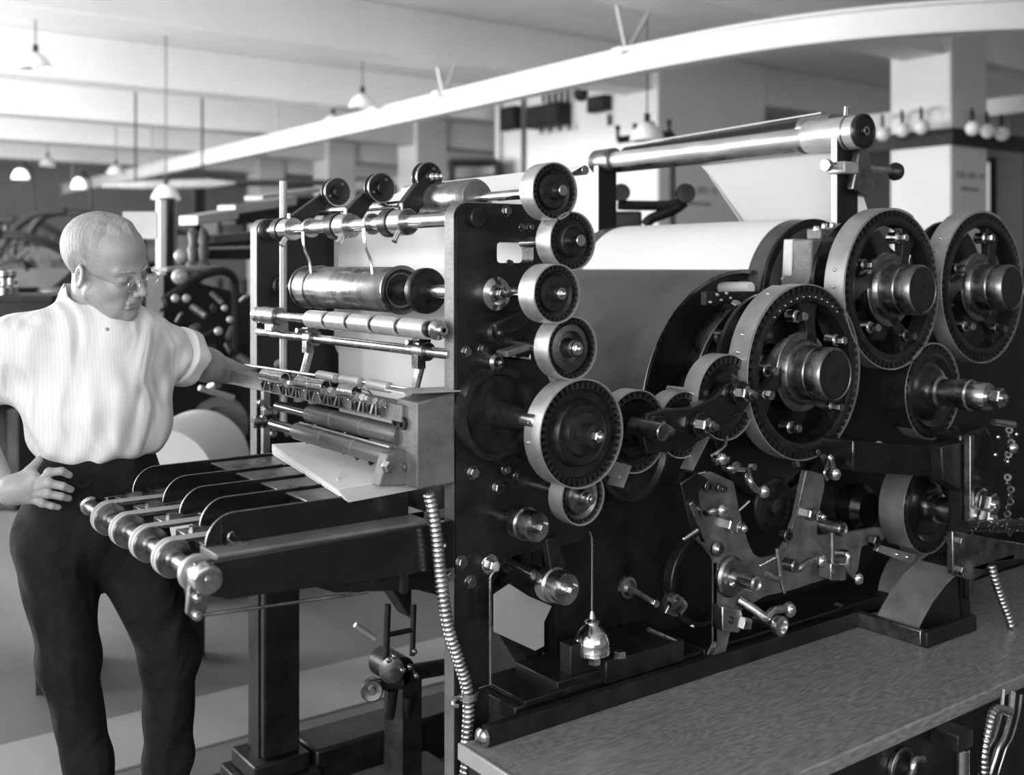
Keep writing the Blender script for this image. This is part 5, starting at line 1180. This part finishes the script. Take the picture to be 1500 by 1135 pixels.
conduit([at(1452, 828, Y=1.57), at(1458, 850, Y=1.56), at(1468, 880, Y=1.55), at(1478, 905, Y=1.54), at(1484, 928, Y=1.53)]+[Vector((at(1480, 940, Y=1.53).x, 1.53, ZB))], .0115, 'ribbed conduit curling down onto the bench beside the bracket plate', .011)
conduit([Vector((at(1462, 1008, Y=1.33).x, 1.30, .53)), at(1458, 1040, Y=1.29), at(1448, 1070, Y=1.28), at(1442, 1100, Y=1.28), at(1441, 1132, Y=1.28)]+[Vector((at(1441, 1180, Y=1.28).x, 1.28, .2)), Vector((at(1441, 1180, Y=1.28).x, 1.28, 0))], .0105, 'ribbed conduit hanging below the edge of the bench', .011)
p = at(1409, 1060, Y=1.30)
o = empty('support_pipe', (p.x, 1.30, 0), 'bright upright pipe below the bench edge', 'pipe')
MB().cyl((p.x, 1.30, 0), (p.x, 1.30, .50), .016, 24).build('pipe', M['steel'], o); MB().bb(p.x-.03, p.x+.03, 1.29, 1.36, .50, .538).build('bracket', M['iron'], o, bev=.003)
for k, (x, r_) in enumerate(((1470, .005), (1484, .008), (1496, .004))):
    o = MB().tube(bez([at(x, 1010+k*4, Y=1.31), at(x-4, 1045, Y=1.30), at(x-14, 1080, Y=1.29), at(x-26, 1105, Y=1.29)]+[at(x-40, 1180, Y=1.29), Vector((at(x-40, 1180, Y=1.29).x, 1.29, 0))], 6), r_, 10).build('bent_pipe', M['steel'])
    tag(o, ['thin bent pipe nearest the hanging conduit below the bench', 'thickest of the bent pipes below the bench', 'bent pipe farthest from the conduit below the bench'][k], 'pipe', 'bent pipes below the bench')

# ================================================================ small pump on the floor beyond the leg
q0 = at(590, 975, Y=2.55)
pm = empty('pump', (q0.x, 2.55, 0), 'small dark pump with a round pulley and pipes standing beyond the leg post', 'pump')
def pq3(x, y): return at(x, y, Y=2.5)
MB().bb(q0.x-.10, q0.x+.16, 2.42, 2.68, 0, .14).build('pump_base', M['iron'], pm, bev=.01)
a = pq3(590, 985); MB().cyl(a, (a.x, 2.62, a.z), .040, 26).build('pump_body', M['iron'], pm)
MB().bb(q0.x-.03, q0.x+.03, 2.5, 2.6, .14, a.z).build('pedestal', M['iron'], pm)
a = pq3(545, 1008); MB().lathe((a.x, 2.50, a.z), (-.6, -1, 0), [(.014, -.05), (.014, 0), (.026, 0), (.030, .005), (.030, .016), (.026, .02), (.012, .018), (.010, .026), (.0001, .026)], 30).build('pulley', M['dsteel'], pm)
MB().cyl((a.x+.01, 2.52, a.z), pq3(590, 1000), .016, 16).build('drive_shaft', M['iron'], pm)
a = pq3(565, 975); MB().lathe((a.x, 2.47, a.z), (-.5, -1, 0), [(.032, 0), (.034, .008), (.02, .012), (.0001, .012)], 26).build('flange', M['dsteel'], pm)
MB().cyl(pq3(568, 885), pq3(565, 975), .009, 12).build('pipe', M['iron'], pm); MB().cyl(pq3(606, 885), pq3(604, 960), .008, 12).build('pipe', M['iron'], pm)
MB().tube([pq3(566, 930), pq3(606, 922)], .007, 10).build('pipe', M['iron'], pm); MB().tube([pq3(520, 915), pq3(550, 935)], .007, 10).build('pump_lever', M['light'], pm)
MB().cyl(pq3(600, 985), pq3(660, 975), .022, 18).build('outlet_pipe', M['iron'], pm)
for (x, y) in ((553, 957), (561, 952), (590, 945), (593, 980), (573, 972), (583, 967)): MB().sphere(pq3(x, y)+Vector((0, -.06, 0)), .008, 8).build('brass_cap', M['steel'], pm)
for (x, y) in ((575, 1010), (598, 1020)): MB().cyl(pq3(x, y), pq3(x, y)+Vector((0, .02, -.08)), .016, 12).build('drain_cock', M['iron'], pm)
# ================================================================ the man (smooth-blended volumes turned into one surface)
R3 = Vector((CS, -SN, 0)); F3 = Vector((SN, CS, 0)); UP = Vector((0, 0, 1))
O3 = wpos(140, 700, 2.65); O3.z = 0
LA = (.87*R3+.5*F3).normalized(); FB = (.5*R3-.87*F3).normalized()      # his left, his front
BM = np.array([list(LA), list(FB), [0, 0, 1]])                          # rows: local axes in world
def loc(px, py, d): v = wpos(px, py, d)-O3; return np.array([v.dot(LA), v.dot(FB), v.z])
def smin(a, b, k):
    if k <= 0: return np.minimum(a, b)
    h = np.clip(.5+.5*(b-a)/k, 0, 1); return b*(1-h)+a*h-k*h*(1-h)
def smax(a, b, k): return -smin(-a, -b, k)
def ell(P, c, r, rot=None):
    q = P-np.array(c)
    if rot is not None: q = q@rot
    r = np.array(r); k0 = np.sqrt(((q/r)**2).sum(-1)); k1 = np.sqrt(((q/r**2)**2).sum(-1))+1e-9
    return k0*(k0-1)/k1
def cap(P, a, b, ra, rb=None, fl=None):
    rb = ra if rb is None else rb; a = np.array(a, float); b = np.array(b, float); ab = b-a
    q = P-a; t = np.clip((q@ab)/(ab@ab), 0, 1)
    dlt = q-t[..., None]*ab
    if fl is not None:  # flatten along an axis
        ax, s = fl; ax = np.array(ax, float); ax /= np.linalg.norm(ax); dlt = dlt+(dlt@ax)[..., None]*ax*(s-1)
    return np.sqrt((dlt**2).sum(-1))-(ra+(rb-ra)*t)
def rotm(rx=0, ry=0, rz=0):
    m = Matrix.Rotation(rz, 3, 'Z')@Matrix.Rotation(ry, 3, 'Y')@Matrix.Rotation(rx, 3, 'X'); return np.array(m)
def surf(f, lo, hi, h):
    lo = np.array(lo, float); hi = np.array(hi, float); n = np.ceil((hi-lo)/h).astype(int)+1
    g = np.stack(np.meshgrid(*[lo[i]+h*np.arange(n[i]) for i in range(3)], indexing='ij'), -1)
    V = f(g); S = V < 0
    c = np.zeros(tuple(n-1), int); acc = np.zeros(tuple(n-1)+(3,)); cnt = np.zeros(tuple(n-1))
    offs = [(i, j, k) for i in (0, 1) for j in (0, 1) for k in (0, 1)]
    sl = lambda o: tuple(slice(o[i], n[i]-1+o[i]) for i in range(3))
    for a in offs:
        for ax in range(3):
            if a[ax]: continue
            b = list(a); b[ax] = 1; b = tuple(b)
            va, vb = V[sl(a)], V[sl(b)]; x = (va < 0) != (vb < 0)
            t = np.where(x, va/(va-vb+1e-12*(va == vb)), 0)
            p = np.array(a, float)+np.zeros(va.shape+(3,)); p[..., ax] += t
            acc += np.where(x[..., None], p, 0); cnt += x
    act = cnt > 0; idx = -np.ones(act.shape, int); idx[act] = np.arange(act.sum())
    ijk = np.argwhere(act); vs = lo+h*(ijk+acc[act]/cnt[act][:, None])
    fs = []
    for ax in range(3):
        u, v = (ax+1) % 3, (ax+2) % 3
        s0 = [slice(0, n[i]) for i in range(3)]; s0[ax] = slice(0, n[ax]-1); s1 = list(s0); s1[ax] = slice(1, n[ax])
        A, B = S[tuple(s0)], S[tuple(s1)]; X = A != B
        e = np.argwhere(X); e = e[(e[:, u] > 0) & (e[:, v] > 0) & (e[:, u] < n[u]-1) & (e[:, v] < n[v]-1)]
        fl = A[tuple(e.T)]
        def cell(du, dv):
            q = e.copy(); q[:, u] -= du; q[:, v] -= dv; return idx[tuple(q.T)]
        q = np.stack([cell(1, 1), cell(0, 1), cell(0, 0), cell(1, 0)], 1)
        q[~fl] = q[~fl][:, ::-1]; fs.append(q)
    return vs, np.concatenate(fs)
def body_obj(name, parts, m, parent, tr=None):
    """parts: list of (verts, quads) in body-local coordinates"""
    V, Q, k = [], [], 0
    for v, q in parts: V.append(v); Q.append(q+k); k += len(v)
    V = np.concatenate(V)@BM+np.array(O3); Q = np.concatenate(Q)
    me = bpy.data.meshes.new(name); o3 = Vector(V.mean(0)); me.from_pydata((V-np.array(o3)).tolist(), [], Q.tolist()); me.update()
    me.polygons.foreach_set('use_smooth', [True]*len(me.polygons)); me.materials.append(m)
    ob = bpy.data.objects.new(name, me); col.objects.link(ob); WL[ob.name] = o3
    if parent is None: ob.location = o3
    else: ob.parent = parent; ob.location = o3-WL[parent.name]
    return ob

man = empty('person', O3, 'balding man in a pale collarless shirt and dark trousers, hand on hip, looking down', 'person')
# ---- head, in its own frame: x towards the face, y to his left, z up
HC = loc(157, 390, 2.62)
yaw_w = math.radians(69)      # from facing the camera towards the picture's right
fh = (math.sin(yaw_w)*R3-math.cos(yaw_w)*F3); lh = UP.cross(fh)
fhl = np.array([fh.dot(LA), fh.dot(FB), 0]); lhl = np.array([lh.dot(LA), lh.dot(FB), 0])
pit = math.radians(17); rol = math.radians(12); up0 = np.array([0, 0, 1.])
fx = fhl*math.cos(pit)-up0*math.sin(pit); uz = fhl*math.sin(pit)+up0*math.cos(pit)
lhr = lhl*math.cos(rol)+uz*math.sin(rol); uz = uz*math.cos(rol)-lhl*math.sin(rol)
HM = np.array([fx, lhr, uz])                      # rows: head axes in body-local
HS = .99
h2b = lambda v: (np.array(v)*HS)@HM+HC
def headf(P, hair=False):
    d = ell(P, (-.018, 0, .040), (.100, .077, .082))
    d = smin(d, ell(P, (.030, 0, .045), (.058, .062, .062)), .03)
    d = smin(d, ell(P, (.034, 0, -.025), (.056, .057, .075)), .03)
    d = smin(d, ell(P, (.046, 0, -.078), (.042, .044, .032)), .03)
    d = smin(d, ell(P, (.078, 0, -.100), (.020, .022, .017)), .02)
    for s in (-1, 1):
        d = smin(d, cap(P, (.012, s*.055, -.055), (.060, s*.035, -.092), .018, .014), .025)   # jaw line
        d = smin(d, ell(P, (.062, s*.036, -.032), (.028, .024, .024)), .02)                     # cheek
    if hair: return d
    for s in (-1, 1):
        d = smax(d, -ell(P, (.098, s*.031, -.004), (.017, .021, .014)), .014)                  # eye socket
        d = smin(d, ell(P, (.0775, s*.031, -.004), (.0125, .0155, .0118)), .003)               # lids
        d = smax(d, -cap(P, (.0915, s*.022, -.0095), (.088, s*.040, -.0095), .0012), .002)     # lash line
        d = smin(d, cap(P, (.088, s*.010, .014), (.074, s*.046, .017), .0080, .0065), .016)     # brow
    d = smin(d, cap(P, (.094, 0, .006), (.119, 0, -.032), .0075, .0105), .012)                 # nose
    for s in (-1, 1):
        d = smin(d, ell(P, (.108, s*.0125, -.037), (.010, .0075, .008)), .006)
        d = smax(d, -ell(P, (.112, s*.0065, -.0465), (.004, .003, .004)), .003)
        d = smax(d, -cap(P, (.100, s*.020, -.036), (.088, s*.031, -.068), .0022), .008)        # fold beside the mouth
        d = smin(d, ell(P, (.077, s*.028, -.055), (.014, .013, .022)), .012)
    d = smin(d, ell(P, (.093, 0, -.056), (.012, .020, .012)), .010)
    d = smin(d, cap(P, (.096, -.022, -.0625), (.096, .022, -.0625), .0044), .005)
    d = smin(d, cap(P, (.093, -.019, -.0745), (.093, .019, -.0745), .0054), .006)
    d = smax(d, -cap(P, (.101, -.027, -.0685), (.101, .027, -.0685), .0024), .003)             # lips apart line
    d = smax(d, -cap(P, (.100, -.012, -.084), (.100, .012, -.084), .004), .008)
    for s in (-1, 1):                                                                            # ears
        r_ = rotm(rz=s*.35, ry=.15)
        e = ell(P, (-.008, s*.081, -.012), (.019, .0065, .032), r_)
        e = smax(e, -ell(P, (-.006, s*.088, -.008), (.011, .006, .021), r_), .004)
        e = smin(e, ell(P, (.004, s*.081, -.018), (.005, .005, .008)), .004)
        d = smin(d, e, .006)
    return d
neck_a = np.array([.0, -.02, 1.40]); 
def headneck(P):   # P in body-local
    q = ((P-HC)@HM.T)/HS
    d = headf(q)*HS
    nk = cap(P, neck_a, h2b((-.028, 0, -.035)), .060, .058)
    d = smin(d, nk, .02)
    d = smin(d, cap(P, h2b((-.01, -.03, -.07)), (-.02, .03, 1.40), .016, .014), .02)
    return smin(d, ell(P, (0, -.01, 1.38), (.14, .08, .05)), .04)
hv = surf(headneck, HC-np.array([.17, .17, .22]), HC+np.array([.17, .17, .16]), .0026)
# ---- arms
SR, SL = np.array([-.185, -.01, 1.358]), np.array([.118, -.03, 1.350])
ER = loc(-62, 596, 2.60); WR = loc(6, 716, 2.44)
EL = loc(270, 524, 2.84); WLf = loc(364, 553, 3.11)
def armf(a, e, w_):
    def f(P):
        d = cap(P, a, e, .046, .040); d = smin(d, cap(P, e, e+(w_-e)*.35, .040, .043), .02)
        return smin(d, cap(P, e+(w_-e)*.3, w_, .043, .027), .02)
    return f
# ---- hand on the hip: fingers drawn along the photograph's, lying on the hip
dH = 2.43
def hp(px, py, dd=0): return loc(px, py, dH+dd)
fing = [ [(52, 722-8, .0), (72, 692, -.012), (90, 690, -.006), (102, 696, .01)],
         [(50, 722-4, .0), (72, 708, -.016), (92, 712, -.008), (104, 717, .01)],
         [(48, 722+2, .0), (70, 723, -.014), (90, 727, -.006), (101, 730, .01)],
         [(44, 722+8, .0), (62, 737, -.008), (76, 741, -.002), (86, 743, .008)] ]
rad = [(.0105, .0098, .0088, .0076), (.0108, .0100, .0090, .0078), (.0104, .0095, .0086, .0074), (.0094, .0084, .0076, .0066)]
def handf(P):
    d = cap(P, WR, hp(22, 714), .026, .028)
    d = smin(d, cap(P, hp(18, 716), hp(50, 700), .024, .015), .02)
    d = smin(d, cap(P, hp(18, 718), hp(48, 715), .024, .016), .02)
    d = smin(d, cap(P, hp(16, 722), hp(44, 730), .022, .013), .02)
    for fg, rr in zip(fing, rad):
        pts = [hp(*p) for p in fg]; f = None
        for i in range(3):
            c = cap(P, pts[i], pts[i+1], rr[i], rr[i+1]); f = c if f is None else smin(f, c, .003)
        f = smin(f, ell(P, pts[1], (rr[1]*1.12,)*3), .004)
        d = smin(d, f, .004)
    th = cap(P, hp(26, 706, .005), hp(44, 690, .01), .015, .0125); th = smin(th, cap(P, hp(44, 690, .01), hp(57, 674, .03), .0125, .0095), .005)
    return smin(d, th, .010)
HX = [hp(14, 716), hp(104, 716), hp(57, 672), hp(80, 745)]
hlo, hhi = np.min(HX, 0)-.06, np.max(HX, 0)+.06
def rightarm(P): return smin(armf(SR, ER, WR)(P), handf(P), .01)
ra_ = surf(armf(SR, ER, WR), np.minimum(np.minimum(SR, ER), WR)-.06, np.maximum(np.maximum(SR, ER), WR)+.06, .005)
rh_ = surf(handf, hlo, hhi, .0024)
# ---- far hand gripping the far side plate
def lhand(P):
    d = cap(P, WLf, loc(392, 556, 3.16), .026, .026)
    base = loc(392, 556, 3.16)
    for k in range(4):
        b0 = loc(398, 545+8*k, 3.17); m1 = loc(412, 545+9*k, 3.17); m2 = loc(424, 547+9*k, 3.16); m3 = loc(430, 550+9*k, 3.14)
        f = cap(P, b0, m1, .0105, .010); f = smin(f, cap(P, m1, m2, .010, .009), .003); f = smin(f, cap(P, m2, m3, .009, .008), .003)
        d = smin(d, f, .005)
    t0 = loc(392, 545, 3.14); t1 = loc(400, 535, 3.12); t2 = loc(410, 530, 3.11)
    d = smin(d, smin(cap(P, t0, t1, .014, .012), cap(P, t1, t2, .012, .009), .004), .008); return d
def leftarm(P): return smin(armf(SL, EL, WLf)(P), lhand(P), .012)
LX = [SL, EL, WLf, loc(430, 550, 3.16), loc(400, 585, 3.18)]
la_ = surf(leftarm, np.min(LX, 0)-.06, np.max(LX, 0)+.06, .004)
bd = body_obj('body', [hv, ra_, rh_, la_], M['skin'], man)
# fingernails
for fg, rr in zip(fing, rad):
    a, b = hp(*fg[2]), hp(*fg[3]); p = b+(a-b)*.15
    nw = O3+LA*p[0]+FB*p[1]+UP*p[2]
    MB().sphere(nw-F3*rr[3]*.72, rr[3]*.62, 10, .8).build('fingernail', M['light'], bd)
# ---- hair
def hairf(P):
    q = ((P-HC)@HM.T)/HS
    x, y, z = q[..., 0], q[..., 1], q[..., 2]; ay = np.abs(y)
    # signed distances (positive inside the hair) to the hairline pieces
    front = .060+.20*(z-.10)-.62*np.abs(ay-.004)*np.clip((z-.03)*20, 0, 1)-x+.006*np.sin(y*160)
    side = np.maximum(.012-x+.0015*np.sin(z*300), (z-.055)*.8)       # behind the ear line below the temple
    nape = z+.058+.25*(x+.06)
    ear = np.sqrt(((x+.008)/.022)**2+((z+.012)/.034)**2)*.022-.022     # bare round the ears
    ins = np.minimum(np.minimum(front, side), nape); ins = np.minimum(ins, np.where(ay > .055, ear, 1))
    t = .0075*np.clip(ins/.022, -1, 1)
    n_ = .0006*np.sin(x*520+z*260+3*np.sin(y*60))*np.clip(ins*60, 0, 1)
    d = headf(q, True)-.0012-t+n_
    return d*HS
hh = surf(hairf, HC-np.array([.17, .17, .15]), HC+np.array([.17, .17, .17]), .003)
body_obj('hair', [hh], M['hair'], man)
# eyebrows
for s in (-1, 1):
    pts = [h2b(v) for v in ((.0995, s*.013, .0165), (.0955, s*.026, .0215), (.083, s*.046, .019))]
    W3 = [O3+LA*p[0]+FB*p[1]+UP*p[2] for p in pts]
    MB().tube(bez(W3, 5), [.0022]*5+[.003]*5+[.0015], 8).build('eyebrow', M['hair'], man)
def hw(v): p = h2b(v); return O3+LA*p[0]+FB*p[1]+UP*p[2]
# ---- spectacles
sp = empty('eyeglasses', hw((.11, 0, 0))); sp.parent = man; sp.location = WL[sp.name]-WL[man.name]
for s in (-1, 1):
    pts = [hw((.1145-.012*(abs(.019*math.cos(t))/.019)*(1 if s*math.cos(t)*s > 0 else 0)*0, s*.031+.0205*math.cos(t), -.006+.0165*math.sin(t))) for t in np.linspace(0, 2*PI, 25)]
    MB().tube(pts, .0009, 6, False).build('wire_rim', M['glassrim'], sp)
    MB().tube(bez([hw((.1145, s*.052, -.002)), hw((.103, s*.070, .001)), hw((.05, s*.077, .002)), hw((.0, s*.081, .004)), hw((-.012, s*.084, -.006))], 5), .0009, 6).build('temple_arm', M['glassrim'], sp)
MB().tube(bez([hw((.1145, -.0105, -.003)), hw((.119, -.004, .002)), hw((.119, .004, .002)), hw((.1145, .0105, -.003))], 5), .001, 6).build('bridge', M['glassrim'], sp)
# ---- shirt
ax_ = (WLf-EL)/np.linalg.norm(WLf-EL)
def shirtf(P):
    a, b, z = P[..., 0], P[..., 1], P[..., 2]
    d = ell(P, (.0, .0, 1.27), (.176, .118, .21))
    d = smin(d, ell(P, (-.015, -.012, 1.362), (.165, .086, .062)), .05)
    d = smin(d, ell(P, (.012, .020, 1.16), (.156, .120, .12)), .07)
    d = smin(d, cap(P, (-.01, -.03, 1.39), (-.012, -.028, 1.468), .084, .066), .05)
    # sleeves
    sr = cap(P, SR, ER, .072, .066); d = smin(d, sr, .085)
    d = smin(d, cap(P, ER, ER+(WR-ER)*.12, .062, .055), .03)
    mid = SL+(EL-SL)*.55
    sl_ = cap(P, SL, mid, .070, .062); sl_ = smin(sl_, cap(P, mid, EL, .060, .050), .03); sl_ = np.maximum(sl_, (P-EL)@ax_)
    d = smin(d, sl_, .08)
    # folds
    t = z*38+a*16
    fold = .0055*np.sin(t+3*np.sin(b*19+a*9))*np.exp(-((z-1.14)/.07)**2)
    fold += .0030*np.sin(a*95+5*np.sin(z*9))*np.clip((1.36-z)*8, 0, 1)*np.clip((b-.02)*20, 0, 1)
    fold += .0045*np.sin((a*.7+z)*55+b*12)*np.exp(-(((a+.2)/.06)**2+((z-1.27)/.10)**2))
    fold += .0045*np.sin((a*.9-z)*70)*np.exp(-(((a-.23)/.07)**2+((z-1.31)/.10)**2))
    fold += .0040*np.sin(a*31+z*23)*np.sin(b*37-z*17)
    d = d+fold*.9
    bot = 1.078+.010*np.sin(a*24)+.004*np.sin(a*61)-.02*np.clip(a, 0, 1)
    d = smax(d, -(z-bot), .022)
    # neck opening
    nk = ell(P, (-.012, .010, 1.50), (.056, .060, .062)); d = smax(d, -nk, .004)
    d = np.maximum(d, -cap(P, (-.01, -.02, 1.40), (-.012, -.02, 1.56), .057))
    return d
X_ = [ER, EL, WR*0+np.array([-.2, -.13, 1.06]), np.array([.2, .17, 1.47])]
sv = surf(shirtf, np.min(X_, 0)-.085, np.max(X_, 0)+.06, .0056)
sh = body_obj('shirt', [sv], M['shirt'], man)
# rolled cuff of the far sleeve
ax_ = (WLf-EL)/np.linalg.norm(WLf-EL); c0 = EL-ax_*.038
def cufff(P):
    c1 = EL+ax_*.012
    d = cap(P, c0, c1, .075, .073); pl_ = (P-c1)@ax_; pl2 = (c0-P)@ax_
    d = np.maximum(d, np.maximum(pl_-.0, pl2-.0)); d += .003*np.sin(P[..., 2]*90)
    return np.maximum(d, -(cap(P, c0-ax_*.1, c1+ax_*.1, .048)))
cv_ = surf(cufff, EL-.11, EL+.11, .004)
body_obj('rolled_cuff', [cv_], M['paper'], man)
# neckband
nb_ = [O3+LA*(.064*math.cos(t)-.012)+FB*(.066*math.sin(t)-.022)+UP*(1.474-.030*math.sin(t)) for t in np.linspace(0, 2*PI, 40)]
MB().tube(nb_, .007, 10, False).build('neckband', M['shirt'], man)
for k in range(3):
    z = 1.40-.075*k; q = O3+LA*.01+FB*(.098+.010*k)+UP*z
    MB().sphere(q, .0045, 10).build('shirt_button', M['light'], man)
# ---- trousers
def xy(px, py, d=2.66): return loc(px, py, d)
KR, AR = xy(101, 965, 2.62), xy(128, 1110, 2.66); KL, AL = xy(250, 960, 2.72), xy(245, 1110, 2.76)
FR = np.array([AR[0]+.01, AR[1], .09]); FL_ = np.array([AL[0]+.0, AL[1], .09])
def trousf(P):
    a, b, z = P[..., 0], P[..., 1], P[..., 2]
    d = ell(P, (.008, .0, .99), (.160, .118, .16))
    d = smin(d, cap(P, (0, 0, 1.02), (0, .01, 1.13), .135, .13, ((0, 1, 0), 1.25)), .04)
    d = smin(d, ell(P, (-.03, -.03, .90), (.16, .12, .12)), .04)
    for hip, k, an, f in (((-.088, 0, .88), KR, AR, FR), ((.080, 0, .88), KL, AL, FL_)):
        g = cap(P, hip, k, .098, .070); g = smin(g, cap(P, k, an, .068, .056), .03); g = smin(g, cap(P, an, f, .056, .060), .03); d = smin(d, g, .028)
    d += .0035*np.sin(z*33+a*30+b*10)*np.sin(b*28+z*7)+.0025*np.sin(a*55+z*12)
    return smax(smax(d, z-1.13, .01), .06-z, .01)
tv = surf(trousf, (-.30, -.26, .03), (.36, .22, 1.16), .0085)
body_obj('trousers', [tv], M['trouser'], man)
# pocket edge seen near the hand
MB().tube(bez([O3+LA*q[0]+FB*(q[1])+UP*q[2] for q in (loc(108, 705, 2.50), loc(122, 714, 2.49), loc(134, 704, 2.49))], 5), .003, 8).build('pocket_welt', M['trouser'], man)
for f in (FR, FL_):
    def shoef(P, f=f):
        d = ell(P, (f[0], f[1]+.03, .045), (.045, .13, .045)); d = smin(d, ell(P, (f[0], f[1]-.03, .08), (.04, .05, .05)), .03); return smax(d, .004-P[..., 2], .004)
    s_ = surf(shoef, (f[0]-.07, f[1]-.15, -.01), (f[0]+.07, f[1]+.19, .15), .006); body_obj('shoe', [s_], M['shoe'], man)
